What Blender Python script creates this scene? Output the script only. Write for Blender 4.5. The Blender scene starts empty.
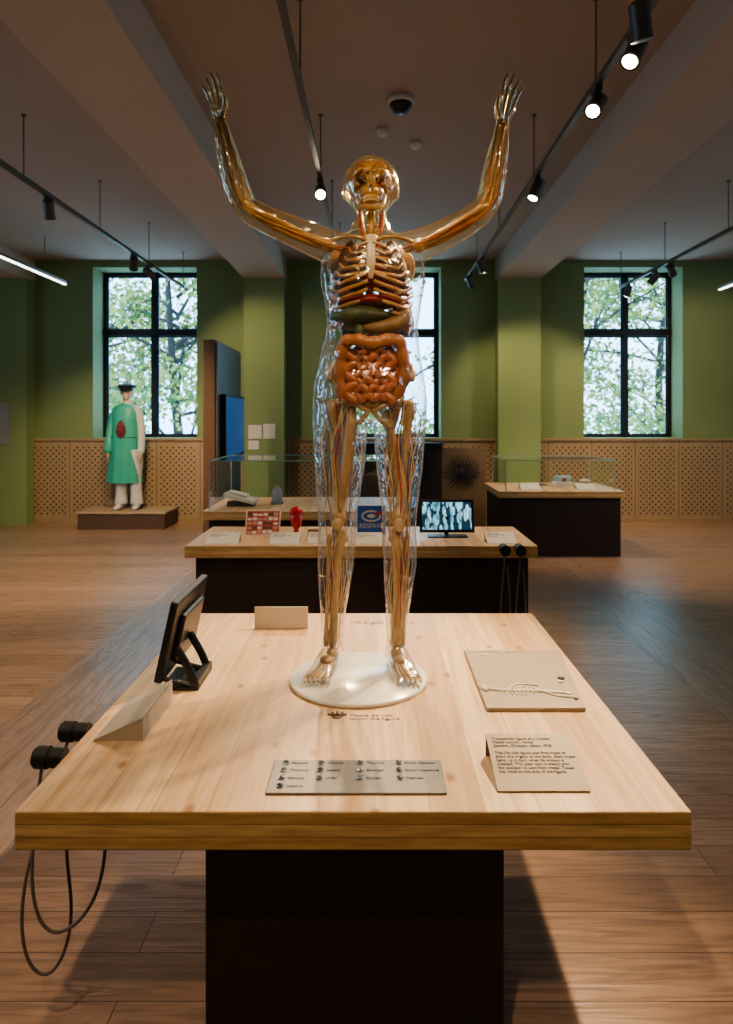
import bpy, math, random
from mathutils import Vector, Matrix, Euler
R = random.Random(7)
sc = bpy.context.scene
V = Vector
try:
    sc.view_settings.view_transform = 'AgX'; sc.view_settings.look = 'AgX - Medium High Contrast'
except Exception: pass

# ------------------------------------------------------------------ helpers
def lk(ob):
    sc.collection.objects.link(ob); return ob

def group(name, loc=(0, 0, 0)):
    e = bpy.data.objects.new(name, None); e.location = loc
    e.empty_display_size = 0.1
    return lk(e)

def par(ob, p):
    if p is not None:
        ob.parent = p
        ob.matrix_parent_inverse = Matrix.Translation(p.location).inverted()
    return ob

def catmull(pts, rad, n):
    if n <= 1 or len(pts) < 3: return pts, rad
    op, orr = [], []
    L = len(pts)
    for i in range(L - 1):
        p0 = pts[max(i-1, 0)]; p1 = pts[i]; p2 = pts[i+1]; p3 = pts[min(i+2, L-1)]
        for k in range(n):
            t = k / n
            t2 = t*t; t3 = t2*t
            op.append(0.5*((2*p1)+(p2-p0)*t+(2*p0-5*p1+4*p2-p3)*t2+(3*p1-p0-3*p2+p3)*t3))
            a = rad[i]; b = rad[i+1]; s = t2*(3-2*t)*0.5+t*0.5
            orr.append((a[0]+(b[0]-a[0])*s, a[1]+(b[1]-a[1])*s))
    op.append(pts[-1]); orr.append(rad[-1])
    return op, orr

class MB:
    def __init__(self):
        self.v = []; self.f = []; self.m = []; self.s = []
    def add(self, vs, fs, mat=0, smooth=True):
        o = len(self.v)
        self.v += [tuple(v) for v in vs]
        for f in fs:
            self.f.append([i+o for i in f]); self.m.append(mat); self.s.append(smooth)
    def box(self, x0, x1, y0, y1, z0, z1, mat=0, M=None):
        vs = [V((x, y, z)) for z in (z0, z1) for y in (y0, y1) for x in (x0, x1)]
        if M is not None: vs = [M @ v for v in vs]
        self.add(vs, [(0,2,3,1),(4,5,7,6),(0,1,5,4),(2,6,7,3),(0,4,6,2),(1,3,7,5)], mat, False)
    def tube(self, pts, rad, seg=12, ref=None, mat=0, n=1, rnd=True):
        pts = [V(p) for p in pts]
        if not isinstance(rad, (list, tuple)): rad = [rad]*len(pts)
        rad = [(r, r) if not isinstance(r, (list, tuple)) else tuple(r) for r in rad]
        pts, rad = catmull(pts, rad, n)
        L = len(pts)
        tan = []
        for i in range(L):
            t = pts[min(i+1, L-1)] - pts[max(i-1, 0)]
            tan.append(t.normalized() if t.length > 1e-9 else V((0,0,1)))
        rings = []
        cur = V(ref) if ref is not None else (V((1,0,0)) if abs(tan[0].x) < .8 else V((0,1,0)))
        fr = []
        for i in range(L):
            base = V(ref) if ref is not None else cur
            n1 = base - tan[i]*base.dot(tan[i])
            n1.normalize(); cur = n1
            fr.append((n1, tan[i].cross(n1)))
        def ring(c, a, b, f):
            return [c + f[0]*(a*math.cos(2*math.pi*k/seg)) + f[1]*(b*math.sin(2*math.pi*k/seg)) for k in range(seg)]
        if rnd:
            for q in (80, 55, 28):
                h = min(rad[0])*math.sin(math.radians(q)); c = math.cos(math.radians(q))
                rings.append(ring(pts[0]-tan[0]*h, rad[0][0]*c, rad[0][1]*c, fr[0]))
        for i in range(L): rings.append(ring(pts[i], rad[i][0], rad[i][1], fr[i]))
        if rnd:
            for q in (28, 55, 80):
                h = min(rad[-1])*math.sin(math.radians(q)); c = math.cos(math.radians(q))
                rings.append(ring(pts[-1]+tan[-1]*h, rad[-1][0]*c, rad[-1][1]*c, fr[-1]))
        vs = [v for r in rings for v in r]; fs = []
        for i in range(len(rings)-1):
            for k in range(seg):
                a = i*seg+k; b = i*seg+(k+1) % seg
                fs.append((a, b, b+seg, a+seg))
        fs.append(tuple(reversed(range(seg))))
        fs.append(tuple(range((len(rings)-1)*seg, len(rings)*seg)))
        self.add(vs, fs, mat, True)
    def cyl(self, p0, p1, r, seg=16, mat=0, r1=None, smooth=True):
        p0 = V(p0); p1 = V(p1); r1 = r if r1 is None else r1
        t = (p1-p0).normalized()
        a = V((1,0,0)) if abs(t.x) < .8 else V((0,1,0))
        n1 = (a - t*a.dot(t)).normalized(); n2 = t.cross(n1)
        vs = []
        for c, rr in ((p0, r), (p1, r1)):
            vs += [c + n1*rr*math.cos(2*math.pi*k/seg) + n2*rr*math.sin(2*math.pi*k/seg) for k in range(seg)]
        self.add(vs, [(k, (k+1) % seg, (k+1) % seg+seg, k+seg) for k in range(seg)], mat, smooth)
        self.add(vs[:seg], [tuple(reversed(range(seg)))], mat, False)
        self.add(vs[seg:], [tuple(range(seg))], mat, False)
    def ell(self, c, r, M=None, mat=0, seg=20, rings=12, fn=None):
        c = V(c); vs = []; fs = []
        vs.append(V((0,0,1)))
        for i in range(1, rings):
            th = math.pi*i/rings
            for k in range(seg):
                ph = 2*math.pi*k/seg
                vs.append(V((math.sin(th)*math.cos(ph), math.sin(th)*math.sin(ph), math.cos(th))))
        vs.append(V((0,0,-1)))
        if fn: vs = [fn(v) for v in vs]
        vs = [V((v.x*r[0], v.y*r[1], v.z*r[2])) for v in vs]
        if M is not None: vs = [M @ v for v in vs]
        vs = [v + c for v in vs]
        for k in range(seg): fs.append((0, 1+k, 1+(k+1) % seg))
        for i in range(rings-2):
            for k in range(seg):
                a = 1+i*seg+k; b = 1+i*seg+(k+1) % seg
                fs.append((a, a+seg, b+seg, b))
        last = len(vs)-1; o = 1+(rings-2)*seg
        for k in range(seg): fs.append((o+k, last, o+(k+1) % seg))
        self.add(vs, fs, mat, True)
    def lathe(self, c, prof, seg=32, mat=0):
        c = V(c); vs = []; fs = []
        for r, z in prof:
            for k in range(seg):
                a = 2*math.pi*k/seg
                vs.append(c + V((r*math.cos(a), r*math.sin(a), z)))
        for i in range(len(prof)-1):
            for k in range(seg):
                a = i*seg+k; b = i*seg+(k+1) % seg
                fs.append((a, b, b+seg, a+seg))
        fs.append(tuple(reversed(range(seg)))); fs.append(tuple(range((len(prof)-1)*seg, len(prof)*seg)))
        self.add(vs, fs, mat, True)
    def quad(self, a, b, c, d, mat=0):
        self.add([a, b, c, d], [(0,1,2,3)], mat, False)
    def obj(self, name, mats, parent=None, bevel=0, autosm=False):
        me = bpy.data.meshes.new(name)
        me.from_pydata(self.v, [], self.f); 
        for m in mats: me.materials.append(m)
        me.polygons.foreach_set('material_index', self.m)
        me.polygons.foreach_set('use_smooth', self.s)
        me.update()
        ob = lk(bpy.data.objects.new(name, me))
        if bevel:
            b = ob.modifiers.new('bevel', 'BEVEL'); b.width = bevel; b.segments = 2
            b.limit_method = 'ANGLE'; b.angle_limit = math.radians(40)
        return par(ob, parent)

def remesh(ob, vox, smooth=6, fac=.5):
    m = ob.modifiers.new('r', 'REMESH'); m.mode = 'VOXEL'; m.voxel_size = vox; m.use_smooth_shade = True
    s = ob.modifiers.new('s', 'SMOOTH'); s.iterations = smooth; s.factor = fac
    dg = bpy.context.evaluated_depsgraph_get(); dg.update()
    me = bpy.data.meshes.new_from_object(ob.evaluated_get(dg))
    ob.modifiers.clear(); mats = [m_ for m_ in ob.data.materials]
    ob.data = me
    me.materials.clear()
    for q in mats[:1]: me.materials.append(q)
    me.polygons.foreach_set('material_index', [0]*len(me.polygons))
    me.polygons.foreach_set('use_smooth', [True]*len(me.polygons))
    me.update()

def curve(name, pts, r, mat, parent=None, cyclic=False):
    cu = bpy.data.curves.new(name, 'CURVE'); cu.dimensions = '3D'; cu.bevel_depth = r; cu.bevel_resolution = 3
    sp = cu.splines.new('NURBS'); sp.points.add(len(pts)-1)
    for i, p in enumerate(pts): sp.points[i].co = (*p, 1)
    sp.use_endpoint_u = True; sp.order_u = 4; sp.use_cyclic_u = cyclic; sp.resolution_u = 8
    cu.materials.append(mat)
    return par(lk(bpy.data.objects.new(name, cu)), parent)

def text(name, body, M, size, mat, parent=None, sx=1.0, align='LEFT', off=0.0):
    cu = bpy.data.curves.new(name, 'FONT'); cu.body = body; cu.size = size; cu.extrude = 0.0002; cu.offset = off
    cu.align_x = align; cu.align_y = 'TOP'
    cu.materials.append(mat)
    ob = lk(bpy.data.objects.new(name, cu)); ob.matrix_world = M
    if parent:
        ob.parent = parent; ob.matrix_parent_inverse = Matrix.Translation(parent.location).inverted()
    return ob

# ------------------------------------------------------------------ materials
def nt(name):
    m = bpy.data.materials.new(name); m.use_nodes = True
    t = m.node_tree; t.nodes.clear()
    o = t.nodes.new('ShaderNodeOutputMaterial')
    return m, t, o
def N(t, typ, **k):
    n = t.nodes.new(typ)
    for a, b in k.items(): setattr(n, a, b)
    return n
def mathn(t, op, a, b=None, c=None):
    n = t.nodes.new('ShaderNodeMath'); n.operation = op
    for i, x in enumerate((a, b, c)):
        if x is None: continue
        if isinstance(x, (int, float)): n.inputs[i].default_value = x
        else: t.links.new(x, n.inputs[i])
    return n.outputs[0]
def mixc(t, fac, a, b, blend='MIX'):
    n = t.nodes.new('ShaderNodeMix'); n.data_type = 'RGBA'; n.blend_type = blend
    if isinstance(fac, (int, float)): n.inputs[0].default_value = fac
    else: t.links.new(fac, n.inputs[0])
    for i, x in ((6, a), (7, b)):
        if isinstance(x, tuple): n.inputs[i].default_value = (*x[:3], 1)
        else: t.links.new(x, n.inputs[i])
    return n.outputs[2]
def c4(c): return (c[0], c[1], c[2], 1)

def pmat(name, col, rough=.5, metal=0, var=.12, scale=8, bump=0, spec=.5, emis=None, es=0, coat=0):
    m, t, o = nt(name)
    b = N(t, 'ShaderNodeBsdfPrincipled')
    tc = N(t, 'ShaderNodeTexCoord'); no = N(t, 'ShaderNodeTexNoise')
    no.inputs['Scale'].default_value = scale; no.inputs['Detail'].default_value = 4
    t.links.new(tc.outputs['Object'], no.inputs['Vector'])
    dark = tuple(max(0, x*(1-var)) for x in col); lite = tuple(min(1, x*(1+var)) for x in col)
    t.links.new(mixc(t, no.outputs['Fac'], dark, lite), b.inputs['Base Color'])
    b.inputs['Roughness'].default_value = rough; b.inputs['Metallic'].default_value = metal
    b.inputs['Specular IOR Level'].default_value = spec
    b.inputs['Coat Weight'].default_value = coat
    if emis: b.inputs['Emission Color'].default_value = c4(emis); b.inputs['Emission Strength'].default_value = es
    if bump:
        bu = N(t, 'ShaderNodeBump'); bu.inputs['Strength'].default_value = bump; bu.inputs['Distance'].default_value = .01
        t.links.new(no.outputs['Fac'], bu.inputs['Height']); t.links.new(bu.outputs[0], b.inputs['Normal'])
    t.links.new(b.outputs[0], o.inputs[0])
    return m

def glassy(name, tint=(.96, .98, .97), k=1.0, base=.02, rough=.02):
    m, t, o = nt(name)
    tr = N(t, 'ShaderNodeBsdfTransparent'); gl = N(t, 'ShaderNodeBsdfGlossy'); mx = N(t, 'ShaderNodeMixShader')
    gl.inputs['Roughness'].default_value = rough
    gl.inputs['Color'].default_value = (1, 1, 1, 1)
    tr.inputs['Color'].default_value = c4(tint)
    lw = N(t, 'ShaderNodeLayerWeight'); lw.inputs['Blend'].default_value = .5
    p = mathn(t, 'POWER', lw.outputs['Facing'], 3.0)
    f = mathn(t, 'MULTIPLY_ADD', p, k, base)
    f = mathn(t, 'MINIMUM', f, .95)
    t.links.new(f, mx.inputs[0]); t.links.new(tr.outputs[0], mx.inputs[1]); t.links.new(gl.outputs[0], mx.inputs[2])
    t.links.new(mx.outputs[0], o.inputs[0])
    return m

def shell_mat():
    """clear cast plastic: transparent body, fresnel reflections, slight haze at the rims, light amber in the upper body"""
    m, t, o = nt('clear_plastic_shell')
    tc = N(t, 'ShaderNodeTexCoord'); no = N(t, 'ShaderNodeTexNoise'); no.inputs['Scale'].default_value = 20
    no.inputs['Detail'].default_value = 1.5; no.inputs['Distortion'].default_value = .8
    t.links.new(tc.outputs['Object'], no.inputs['Vector'])
    bu = N(t, 'ShaderNodeBump'); bu.inputs['Strength'].default_value = .5; bu.inputs['Distance'].default_value = .02
    t.links.new(no.outputs['Fac'], bu.inputs['Height'])
    g = N(t, 'ShaderNodeNewGeometry'); s = N(t, 'ShaderNodeSeparateXYZ'); t.links.new(g.outputs['Position'], s.inputs[0])
    mr = N(t, 'ShaderNodeMapRange'); mr.inputs[1].default_value = 1.95; mr.inputs[2].default_value = 2.25
    t.links.new(s.outputs[2], mr.inputs[0]); up = mr.outputs[0]
    tr = N(t, 'ShaderNodeBsdfTransparent'); t.links.new(mixc(t, up, (.97, .975, .975), (.98, .89, .70)), tr.inputs['Color'])  # amber by height paints in the gold of the warm spotlights
    g1 = N(t, 'ShaderNodeBsdfGlossy'); g1.inputs['Roughness'].default_value = .04
    g2 = N(t, 'ShaderNodeBsdfGlossy'); g2.inputs['Roughness'].default_value = .18
    gc = mixc(t, up, (1, .99, .98), (1, .92, .76))
    for q in (g1, g2): t.links.new(gc, q.inputs['Color']); t.links.new(bu.outputs[0], q.inputs['Normal'])
    di = N(t, 'ShaderNodeBsdfDiffuse'); tl = N(t, 'ShaderNodeBsdfTranslucent')
    dc = mixc(t, up, (.80, .85, .88), (.85, .66, .36))
    t.links.new(dc, di.inputs['Color']); t.links.new(dc, tl.inputs['Color'])
    hz = N(t, 'ShaderNodeMixShader'); hz.inputs[0].default_value = .5; t.links.new(di.outputs[0], hz.inputs[1]); t.links.new(tl.outputs[0], hz.inputs[2])
    gg = N(t, 'ShaderNodeMixShader'); gg.inputs[0].default_value = .4; t.links.new(g1.outputs[0], gg.inputs[1]); t.links.new(g2.outputs[0], gg.inputs[2])
    lw = N(t, 'ShaderNodeLayerWeight'); lw.inputs['Blend'].default_value = .5; t.links.new(bu.outputs[0], lw.inputs['Normal'])
    lw0 = N(t, 'ShaderNodeLayerWeight'); lw0.inputs['Blend'].default_value = .5
    f3 = mathn(t, 'POWER', lw0.outputs['Facing'], 4.0)
    hf = mathn(t, 'MULTIPLY_ADD', f3, .34, .014)  # rim diffuse paints the bright outline of the shell
    a = N(t, 'ShaderNodeMixShader'); t.links.new(hf, a.inputs[0]); t.links.new(tr.outputs[0], a.inputs[1]); t.links.new(hz.outputs[0], a.inputs[2])
    ff = mathn(t, 'MINIMUM', mathn(t, 'MULTIPLY_ADD', mathn(t, 'POWER', lw.outputs['Facing'], 2.4), .92, .075), .93)
    b = N(t, 'ShaderNodeMixShader'); t.links.new(ff, b.inputs[0]); t.links.new(a.outputs[0], b.inputs[1]); t.links.new(gg.outputs[0], b.inputs[2])
    t.links.new(b.outputs[0], o.inputs[0])
    return m

def wood_slab():
    m, t, o = nt('pine_laminate')
    b = N(t, 'ShaderNodeBsdfPrincipled'); tc = N(t, 'ShaderNodeTexCoord'); s = N(t, 'ShaderNodeSeparateXYZ')
    t.links.new(tc.outputs['Object'], s.inputs[0])
    idx = mathn(t, 'FLOOR', mathn(t, 'MULTIPLY', s.outputs[0], 8.3))
    wn = N(t, 'ShaderNodeTexWhiteNoise'); wn.noise_dimensions = '1D'; t.links.new(idx, wn.inputs['W'])
    fr = mathn(t, 'FRACT', mathn(t, 'MULTIPLY', s.outputs[0], 8.3))
    seam = mathn(t, 'LESS_THAN', fr, .02)
    mp = N(t, 'ShaderNodeMapping'); mp.inputs['Scale'].default_value = (38, 2.2, 10)
    cb = N(t, 'ShaderNodeCombineXYZ'); t.links.new(mathn(t, 'ADD', s.outputs[0], idx), cb.inputs[0])
    t.links.new(mathn(t, 'MULTIPLY_ADD', idx, 3.7, s.outputs[1]), cb.inputs[1]); t.links.new(s.outputs[2], cb.inputs[2])
    t.links.new(cb.outputs[0], mp.inputs[0])
    no = N(t, 'ShaderNodeTexNoise'); no.inputs['Scale'].default_value = 1; no.inputs['Detail'].default_value = 6
    no.inputs['Distortion'].default_value = .9
    t.links.new(mp.outputs[0], no.inputs['Vector'])
    base = mixc(t, wn.outputs['Value'], (.55, .35, .19), (.76, .55, .34))
    rp = N(t, 'ShaderNodeMapRange'); rp.inputs[1].default_value = .40; rp.inputs[2].default_value = .66
    t.links.new(no.outputs['Fac'], rp.inputs[0])
    col = mixc(t, mathn(t, 'MULTIPLY', rp.outputs[0], .65), base, (.44, .24, .10))
    vo = N(t, 'ShaderNodeTexVoronoi'); vo.voronoi_dimensions = '2D'; vo.inputs['Scale'].default_value = 1
    mp2 = N(t, 'ShaderNodeMapping'); mp2.inputs['Scale'].default_value = (6.2, 3.6, 1)
    t.links.new(tc.outputs['Object'], mp2.inputs[0]); t.links.new(mp2.outputs[0], vo.inputs['Vector'])
    kn = N(t, 'ShaderNodeMapRange'); kn.inputs[1].default_value = .095; kn.inputs[2].default_value = .03
    t.links.new(vo.outputs['Distance'], kn.inputs[0])
    keep = mathn(t, 'GREATER_THAN', mathn(t, 'FRACT', mathn(t, 'MULTIPLY', vo.outputs['Color'], 7.3)), .4)
    col = mixc(t, mathn(t, 'MULTIPLY', mathn(t, 'MULTIPLY', kn.outputs[0], keep), .8), col, (.26, .12, .045))
    col = mixc(t, mathn(t, 'MULTIPLY', seam, .55), col, (.3, .17, .08))
    g = N(t, 'ShaderNodeNewGeometry'); s2 = N(t, 'ShaderNodeSeparateXYZ'); t.links.new(g.outputs['Normal'], s2.inputs[0])
    side = mathn(t, 'LESS_THAN', mathn(t, 'ABSOLUTE', s2.outputs[2]), .5)
    zl = mathn(t, 'MULTIPLY', s.outputs[2], 36)
    w2 = N(t, 'ShaderNodeTexWhiteNoise'); w2.noise_dimensions = '1D'; t.links.new(mathn(t, 'FLOOR', zl), w2.inputs['W'])
    mp3 = N(t, 'ShaderNodeMapping'); mp3.inputs['Scale'].default_value = (7, 7, 90)
    t.links.new(tc.outputs['Object'], mp3.inputs[0])
    n3 = N(t, 'ShaderNodeTexNoise'); n3.inputs['Scale'].default_value = 1; n3.inputs['Detail'].default_value = 5; t.links.new(mp3.outputs[0], n3.inputs['Vector'])
    rp3 = N(t, 'ShaderNodeMapRange'); rp3.inputs[1].default_value = .35; rp3.inputs[2].default_value = .7; t.links.new(n3.outputs['Fac'], rp3.inputs[0])
    e = mixc(t, w2.outputs['Value'], (.44, .26, .10), (.66, .45, .22))
    e = mixc(t, mathn(t, 'MULTIPLY', rp3.outputs[0], .55), e, (.22, .11, .04))
    line = mathn(t, 'LESS_THAN', mathn(t, 'FRACT', zl), .07)
    e = mixc(t, mathn(t, 'MULTIPLY', line, .7), e, (.12, .06, .03))
    t.links.new(mixc(t, side, col, e), b.inputs['Base Color'])
    b.inputs['Roughness'].default_value = .4
    t.links.new(b.outputs[0], o.inputs[0])
    return m

def floor_mat(name, rot, c1, c2):
    m, t, o = nt(name)
    b = N(t, 'ShaderNodeBsdfPrincipled'); tc = N(t, 'ShaderNodeTexCoord')
    mp = N(t, 'ShaderNodeMapping'); mp.inputs['Rotation'].default_value = (0, 0, rot)
    t.links.new(tc.outputs['Object'], mp.inputs[0])
    br = N(t, 'ShaderNodeTexBrick'); br.inputs['Scale'].default_value = 1
    br.inputs['Brick Width'].default_value = 1.9; br.inputs['Row Height'].default_value = .17
    br.inputs['Mortar Size'].default_value = .002; br.inputs['Mortar Smooth'].default_value = .4
    br.inputs['Color1'].default_value = c4(c1); br.inputs['Color2'].default_value = c4(c2)
    br.inputs['Mortar'].default_value = (.06, .035, .025, 1)
    br.offset = .37
    t.links.new(mp.outputs[0], br.inputs['Vector'])
    m2 = N(t, 'ShaderNodeMapping'); m2.inputs['Scale'].default_value = (2.2, 30, 1)
    t.links.new(mp.outputs[0], m2.inputs[0])
    no = N(t, 'ShaderNodeTexNoise'); no.inputs['Scale'].default_value = 1; no.inputs['Detail'].default_value = 8; no.inputs['Distortion'].default_value = 1.8
    t.links.new(m2.outputs[0], no.inputs['Vector'])
    rp = N(t, 'ShaderNodeMapRange'); rp.inputs[1].default_value = .42; rp.inputs[2].default_value = .64
    t.links.new(no.outputs['Fac'], rp.inputs[0])
    col = mixc(t, mathn(t, 'MULTIPLY', rp.outputs[0], .6), br.outputs['Color'], (.16, .095, .06))
    t.links.new(col, b.inputs['Base Color'])
    ro = N(t, 'ShaderNodeMapRange'); ro.inputs[3].default_value = .22; ro.inputs[4].default_value = .38
    t.links.new(no.outputs['Fac'], ro.inputs[0]); t.links.new(ro.outputs[0], b.inputs['Roughness'])
    b.inputs['Specular IOR Level'].default_value = .8
    bu = N(t, 'ShaderNodeBump'); bu.inputs['Strength'].default_value = .4; bu.inputs['Distance'].default_value = .004
    t.links.new(no.outputs['Fac'], bu.inputs['Height']); t.links.new(bu.outputs[0], b.inputs['Normal'])
    t.links.new(b.outputs[0], o.inputs[0])
    return m

def perf_mat():
    m, t, o = nt('perforated_oak')
    b = N(t, 'ShaderNodeBsdfPrincipled'); tc = N(t, 'ShaderNodeTexCoord'); s = N(t, 'ShaderNodeSeparateXYZ')
    t.links.new(tc.outputs['Object'], s.inputs[0])
    K = 11.0
    def lattice(off):
        u = mathn(t, 'SUBTRACT', mathn(t, 'FRACT', mathn(t, 'MULTIPLY_ADD', s.outputs[0], K, off)), .5)
        v = mathn(t, 'SUBTRACT', mathn(t, 'FRACT', mathn(t, 'MULTIPLY_ADD', s.outputs[2], K, off)), .5)
        d = mathn(t, 'SQRT', mathn(t, 'ADD', mathn(t, 'MULTIPLY', u, u), mathn(t, 'MULTIPLY', v, v)))
        return mathn(t, 'LESS_THAN', d, .17)
    h = mathn(t, 'MAXIMUM', lattice(100.0), lattice(100.5))
    pf = mathn(t, 'FRACT', mathn(t, 'MULTIPLY_ADD', s.outputs[0], 1/.66, 50.))
    inx = mathn(t, 'MULTIPLY', mathn(t, 'GREATER_THAN', pf, .07), mathn(t, 'LESS_THAN', pf, .93))
    inz = mathn(t, 'MULTIPLY', mathn(t, 'GREATER_THAN', s.outputs[2], .12), mathn(t, 'LESS_THAN', s.outputs[2], 1.17))
    h = mathn(t, 'MULTIPLY', h, mathn(t, 'MULTIPLY', inx, inz))
    seam = mathn(t, 'LESS_THAN', pf, .012)
    mp = N(t, 'ShaderNodeMapping'); mp.inputs['Scale'].default_value = (30, 30, 2); t.links.new(tc.outputs['Object'], mp.inputs[0])
    no = N(t, 'ShaderNodeTexNoise'); no.inputs['Scale'].default_value = 1; no.inputs['Detail'].default_value = 4; t.links.new(mp.outputs[0], no.inputs['Vector'])
    col = mixc(t, no.outputs['Fac'], (.29, .195, .105), (.43, .305, .17))
    col = mixc(t, mathn(t, 'MULTIPLY', h, .88), col, (.03, .018, .01))
    col = mixc(t, seam, col, (.05, .03, .02))
    t.links.new(col, b.inputs['Base Color']); b.inputs['Roughness'].default_value = .55
    t.links.new(b.outputs[0], o.inputs[0])
    return m

M_slab = wood_slab()
M_floor = floor_mat('oak_floorboards', 0, (.47, .29, .19), (.36, .22, .14))
M_band = floor_mat('oak_border_boards', math.pi/2, (.41, .29, .225), (.33, .23, .175))
M_perf = perf_mat()
M_green = pmat('green_wall_paint', (.205, .265, .115), .75, var=.05, scale=1.5)
M_greenP = pmat('green_pilaster_paint', (.235, .30, .125), .75, var=.05, scale=1.5)
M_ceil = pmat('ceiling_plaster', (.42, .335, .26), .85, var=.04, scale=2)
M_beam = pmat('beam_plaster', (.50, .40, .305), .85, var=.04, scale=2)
M_black = pmat('black_frame', (.012, .013, .015), .35, var=.2)
M_blackrub = pmat('black_rubber', (.015, .014, .014), .5, var=.2)
M_plinth = pmat('dark_stained_panel', (.026, .015, .012), .5, var=.35, scale=14)
M_trim = pmat('oak_trim', (.34, .23, .12), .5)
M_white = pmat('white_card', (.66, .61, .53), .6, var=.03)
M_disc = pmat('ivory_acrylic', (.78, .73, .62), .22, var=.03, scale=3)
M_steel = pmat('brushed_steel', (.21, .19, .165), .45, .3, var=.1, scale=30)
M_brass = pmat('etched_bronze_plate', (.18, .132, .08), .5, .25, var=.08, scale=20)
M_tact = pmat('tactile_panel', (.36, .285, .195), .5, .1, var=.06, scale=12)
M_bone_r = pmat('relief_ivory', (.58, .49, .37), .4)
M_ink = pmat('black_ink', (.012, .010, .009), .6)
M_cable = pmat('cable_grey', (.14, .11, .10), .5)
M_chrome = pmat('chrome_stud', (.8, .78, .75), .12, 1, var=.02)
M_glass = glassy('vitrine_glass', (.95, .975, .965), .7, .03, .01)
M_pane = glassy('window_pane', (.97, .99, 1), .4, .01, .01)
M_shell = shell_mat()
M_bone = pmat('model_bone', (.36, .235, .115), .3, var=.45, scale=35, coat=.4)
M_rib = pmat('model_rib', (.40, .205, .075), .3, var=.4, scale=40, coat=.4)
M_pale = pmat('model_cartilage', (.50, .39, .235), .35, var=.2, coat=.3)
M_int = pmat('model_intestine', (.37, .115, .04), .35, var=.35, scale=30, coat=.35)
M_colon = pmat('model_colon', (.35, .135, .05), .35, var=.35, scale=30, coat=.35)
M_liver = pmat('model_liver', (.07, .075, .025), .5, var=.4, scale=20, coat=.15)
M_liver2 = pmat('model_stomach', (.22, .12, .035), .5, var=.35, scale=20, coat=.15)
M_lung = pmat('model_lung', (.075, .028, .016), .6, var=.5, scale=40)
M_heart = pmat('model_heart', (.33, .025, .018), .35, var=.2, scale=30, coat=.4)
M_art = pmat('model_artery', (.34, .025, .015), .4, var=.1, coat=.3)
M_vein = pmat('model_vein', (.04, .08, .18), .3, var=.1, coat=.4)
M_nerve = pmat('model_nerve', (.46, .31, .13), .3, var=.4, scale=40, coat=.5)
M_muscle = pmat('model_muscle', (.30, .18, .075), .35, var=.45, scale=35, coat=.4)
M_eye = pmat('dark_socket', (.05, .015, .010), .5)
M_lamp = pmat('lamp_lens', (1, .9, .7), .5, emis=(1, .88, .68), es=30)
M_lampdim = pmat('fluorescent_diffuser', (1, 1, 1), .5, emis=(1, .97, .9), es=5)
M_rail = pmat('track_rail_metal', (.16, .14, .12), .4, .5)
M_can = pmat('lamp_housing', (.09, .078, .065), .4, .3)

# ------------------------------------------------------------------ room
mb = MB()
strips = [(-7.5, -1.93, 0), (-1.93, -1.33, 1), (-1.33, 1.84, 0), (1.84, 2.47, 1), (2.47, 8, 0)]
for a, b_, k in strips: mb.box(a, b_, -4, 10.95, -.1, 0, k)
mb.obj('floor', [M_floor, M_band])
mb = MB(); mb.box(-7.5, 8, -4, 10.95, 3.98, 4.1); mb.obj('ceiling', [M_ceil])
PX = ((-1.93, -1.33), (1.84, 2.47), (-5.75, -5.15))
for x0, x1 in PX:
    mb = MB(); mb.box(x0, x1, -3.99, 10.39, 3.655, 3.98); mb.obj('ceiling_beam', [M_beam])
OP = [(-4.28, -2.70), (-.50, 1.02), (3.20, 4.70)]
SILL, HEAD = 1.26, 3.88
mb = MB(); x = -7.5
for a, b_ in OP:
    mb.box(x, a, 10.4, 10.95, 0, 3.98); mb.box(a, b_, 10.4, 10.95, 0, SILL); mb.box(a, b_, 10.4, 10.95, HEAD, 3.98); x = b_
mb.box(x, 8, 10.4, 10.95, 0, 3.98)
for x0, x1 in PX: mb.box(x0, x1, 10.12, 10.4, 0, 3.655, 1)
mb.obj('wall_back', [M_green, M_greenP])
SW = [(.6, 2.2), (4.4, 6.0)]  # openings for the added side windows
for nm, xa, xb in (('wall_left', -7.6, -7.5), ('wall_right', 8, 8.1)):
    mb = MB(); y = -4
    for a, b_ in SW:
        mb.box(xa, xb, y, a, 0, 3.98); mb.box(xa, xb, a, b_, 0, SILL); mb.box(xa, xb, a, b_, HEAD, 3.98); y = b_
    mb.box(xa, xb, y, 10.95, 0, 3.98); mb.obj(nm, [M_green])
mb = MB(); mb.box(-7.6, 8.1, -4.1, -4, 0, 3.98); mb.obj('wall_front', [M_green])
wi = 1
for a, b_ in ((-5.15, -1.93), (-1.33, 1.84), (2.47, 8)):
    mb = MB(); mb.box(a, b_, 10.36, 10.4, .0, 1.24, 0); mb.box(a, b_, 10.33, 10.4, 1.24, 1.275, 1)
    mb.box(a, b_, 10.34, 10.36, 0, .07, 1)
    mb.obj('trim_%d' % wi, [M_perf, M_trim]); wi += 1

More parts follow.
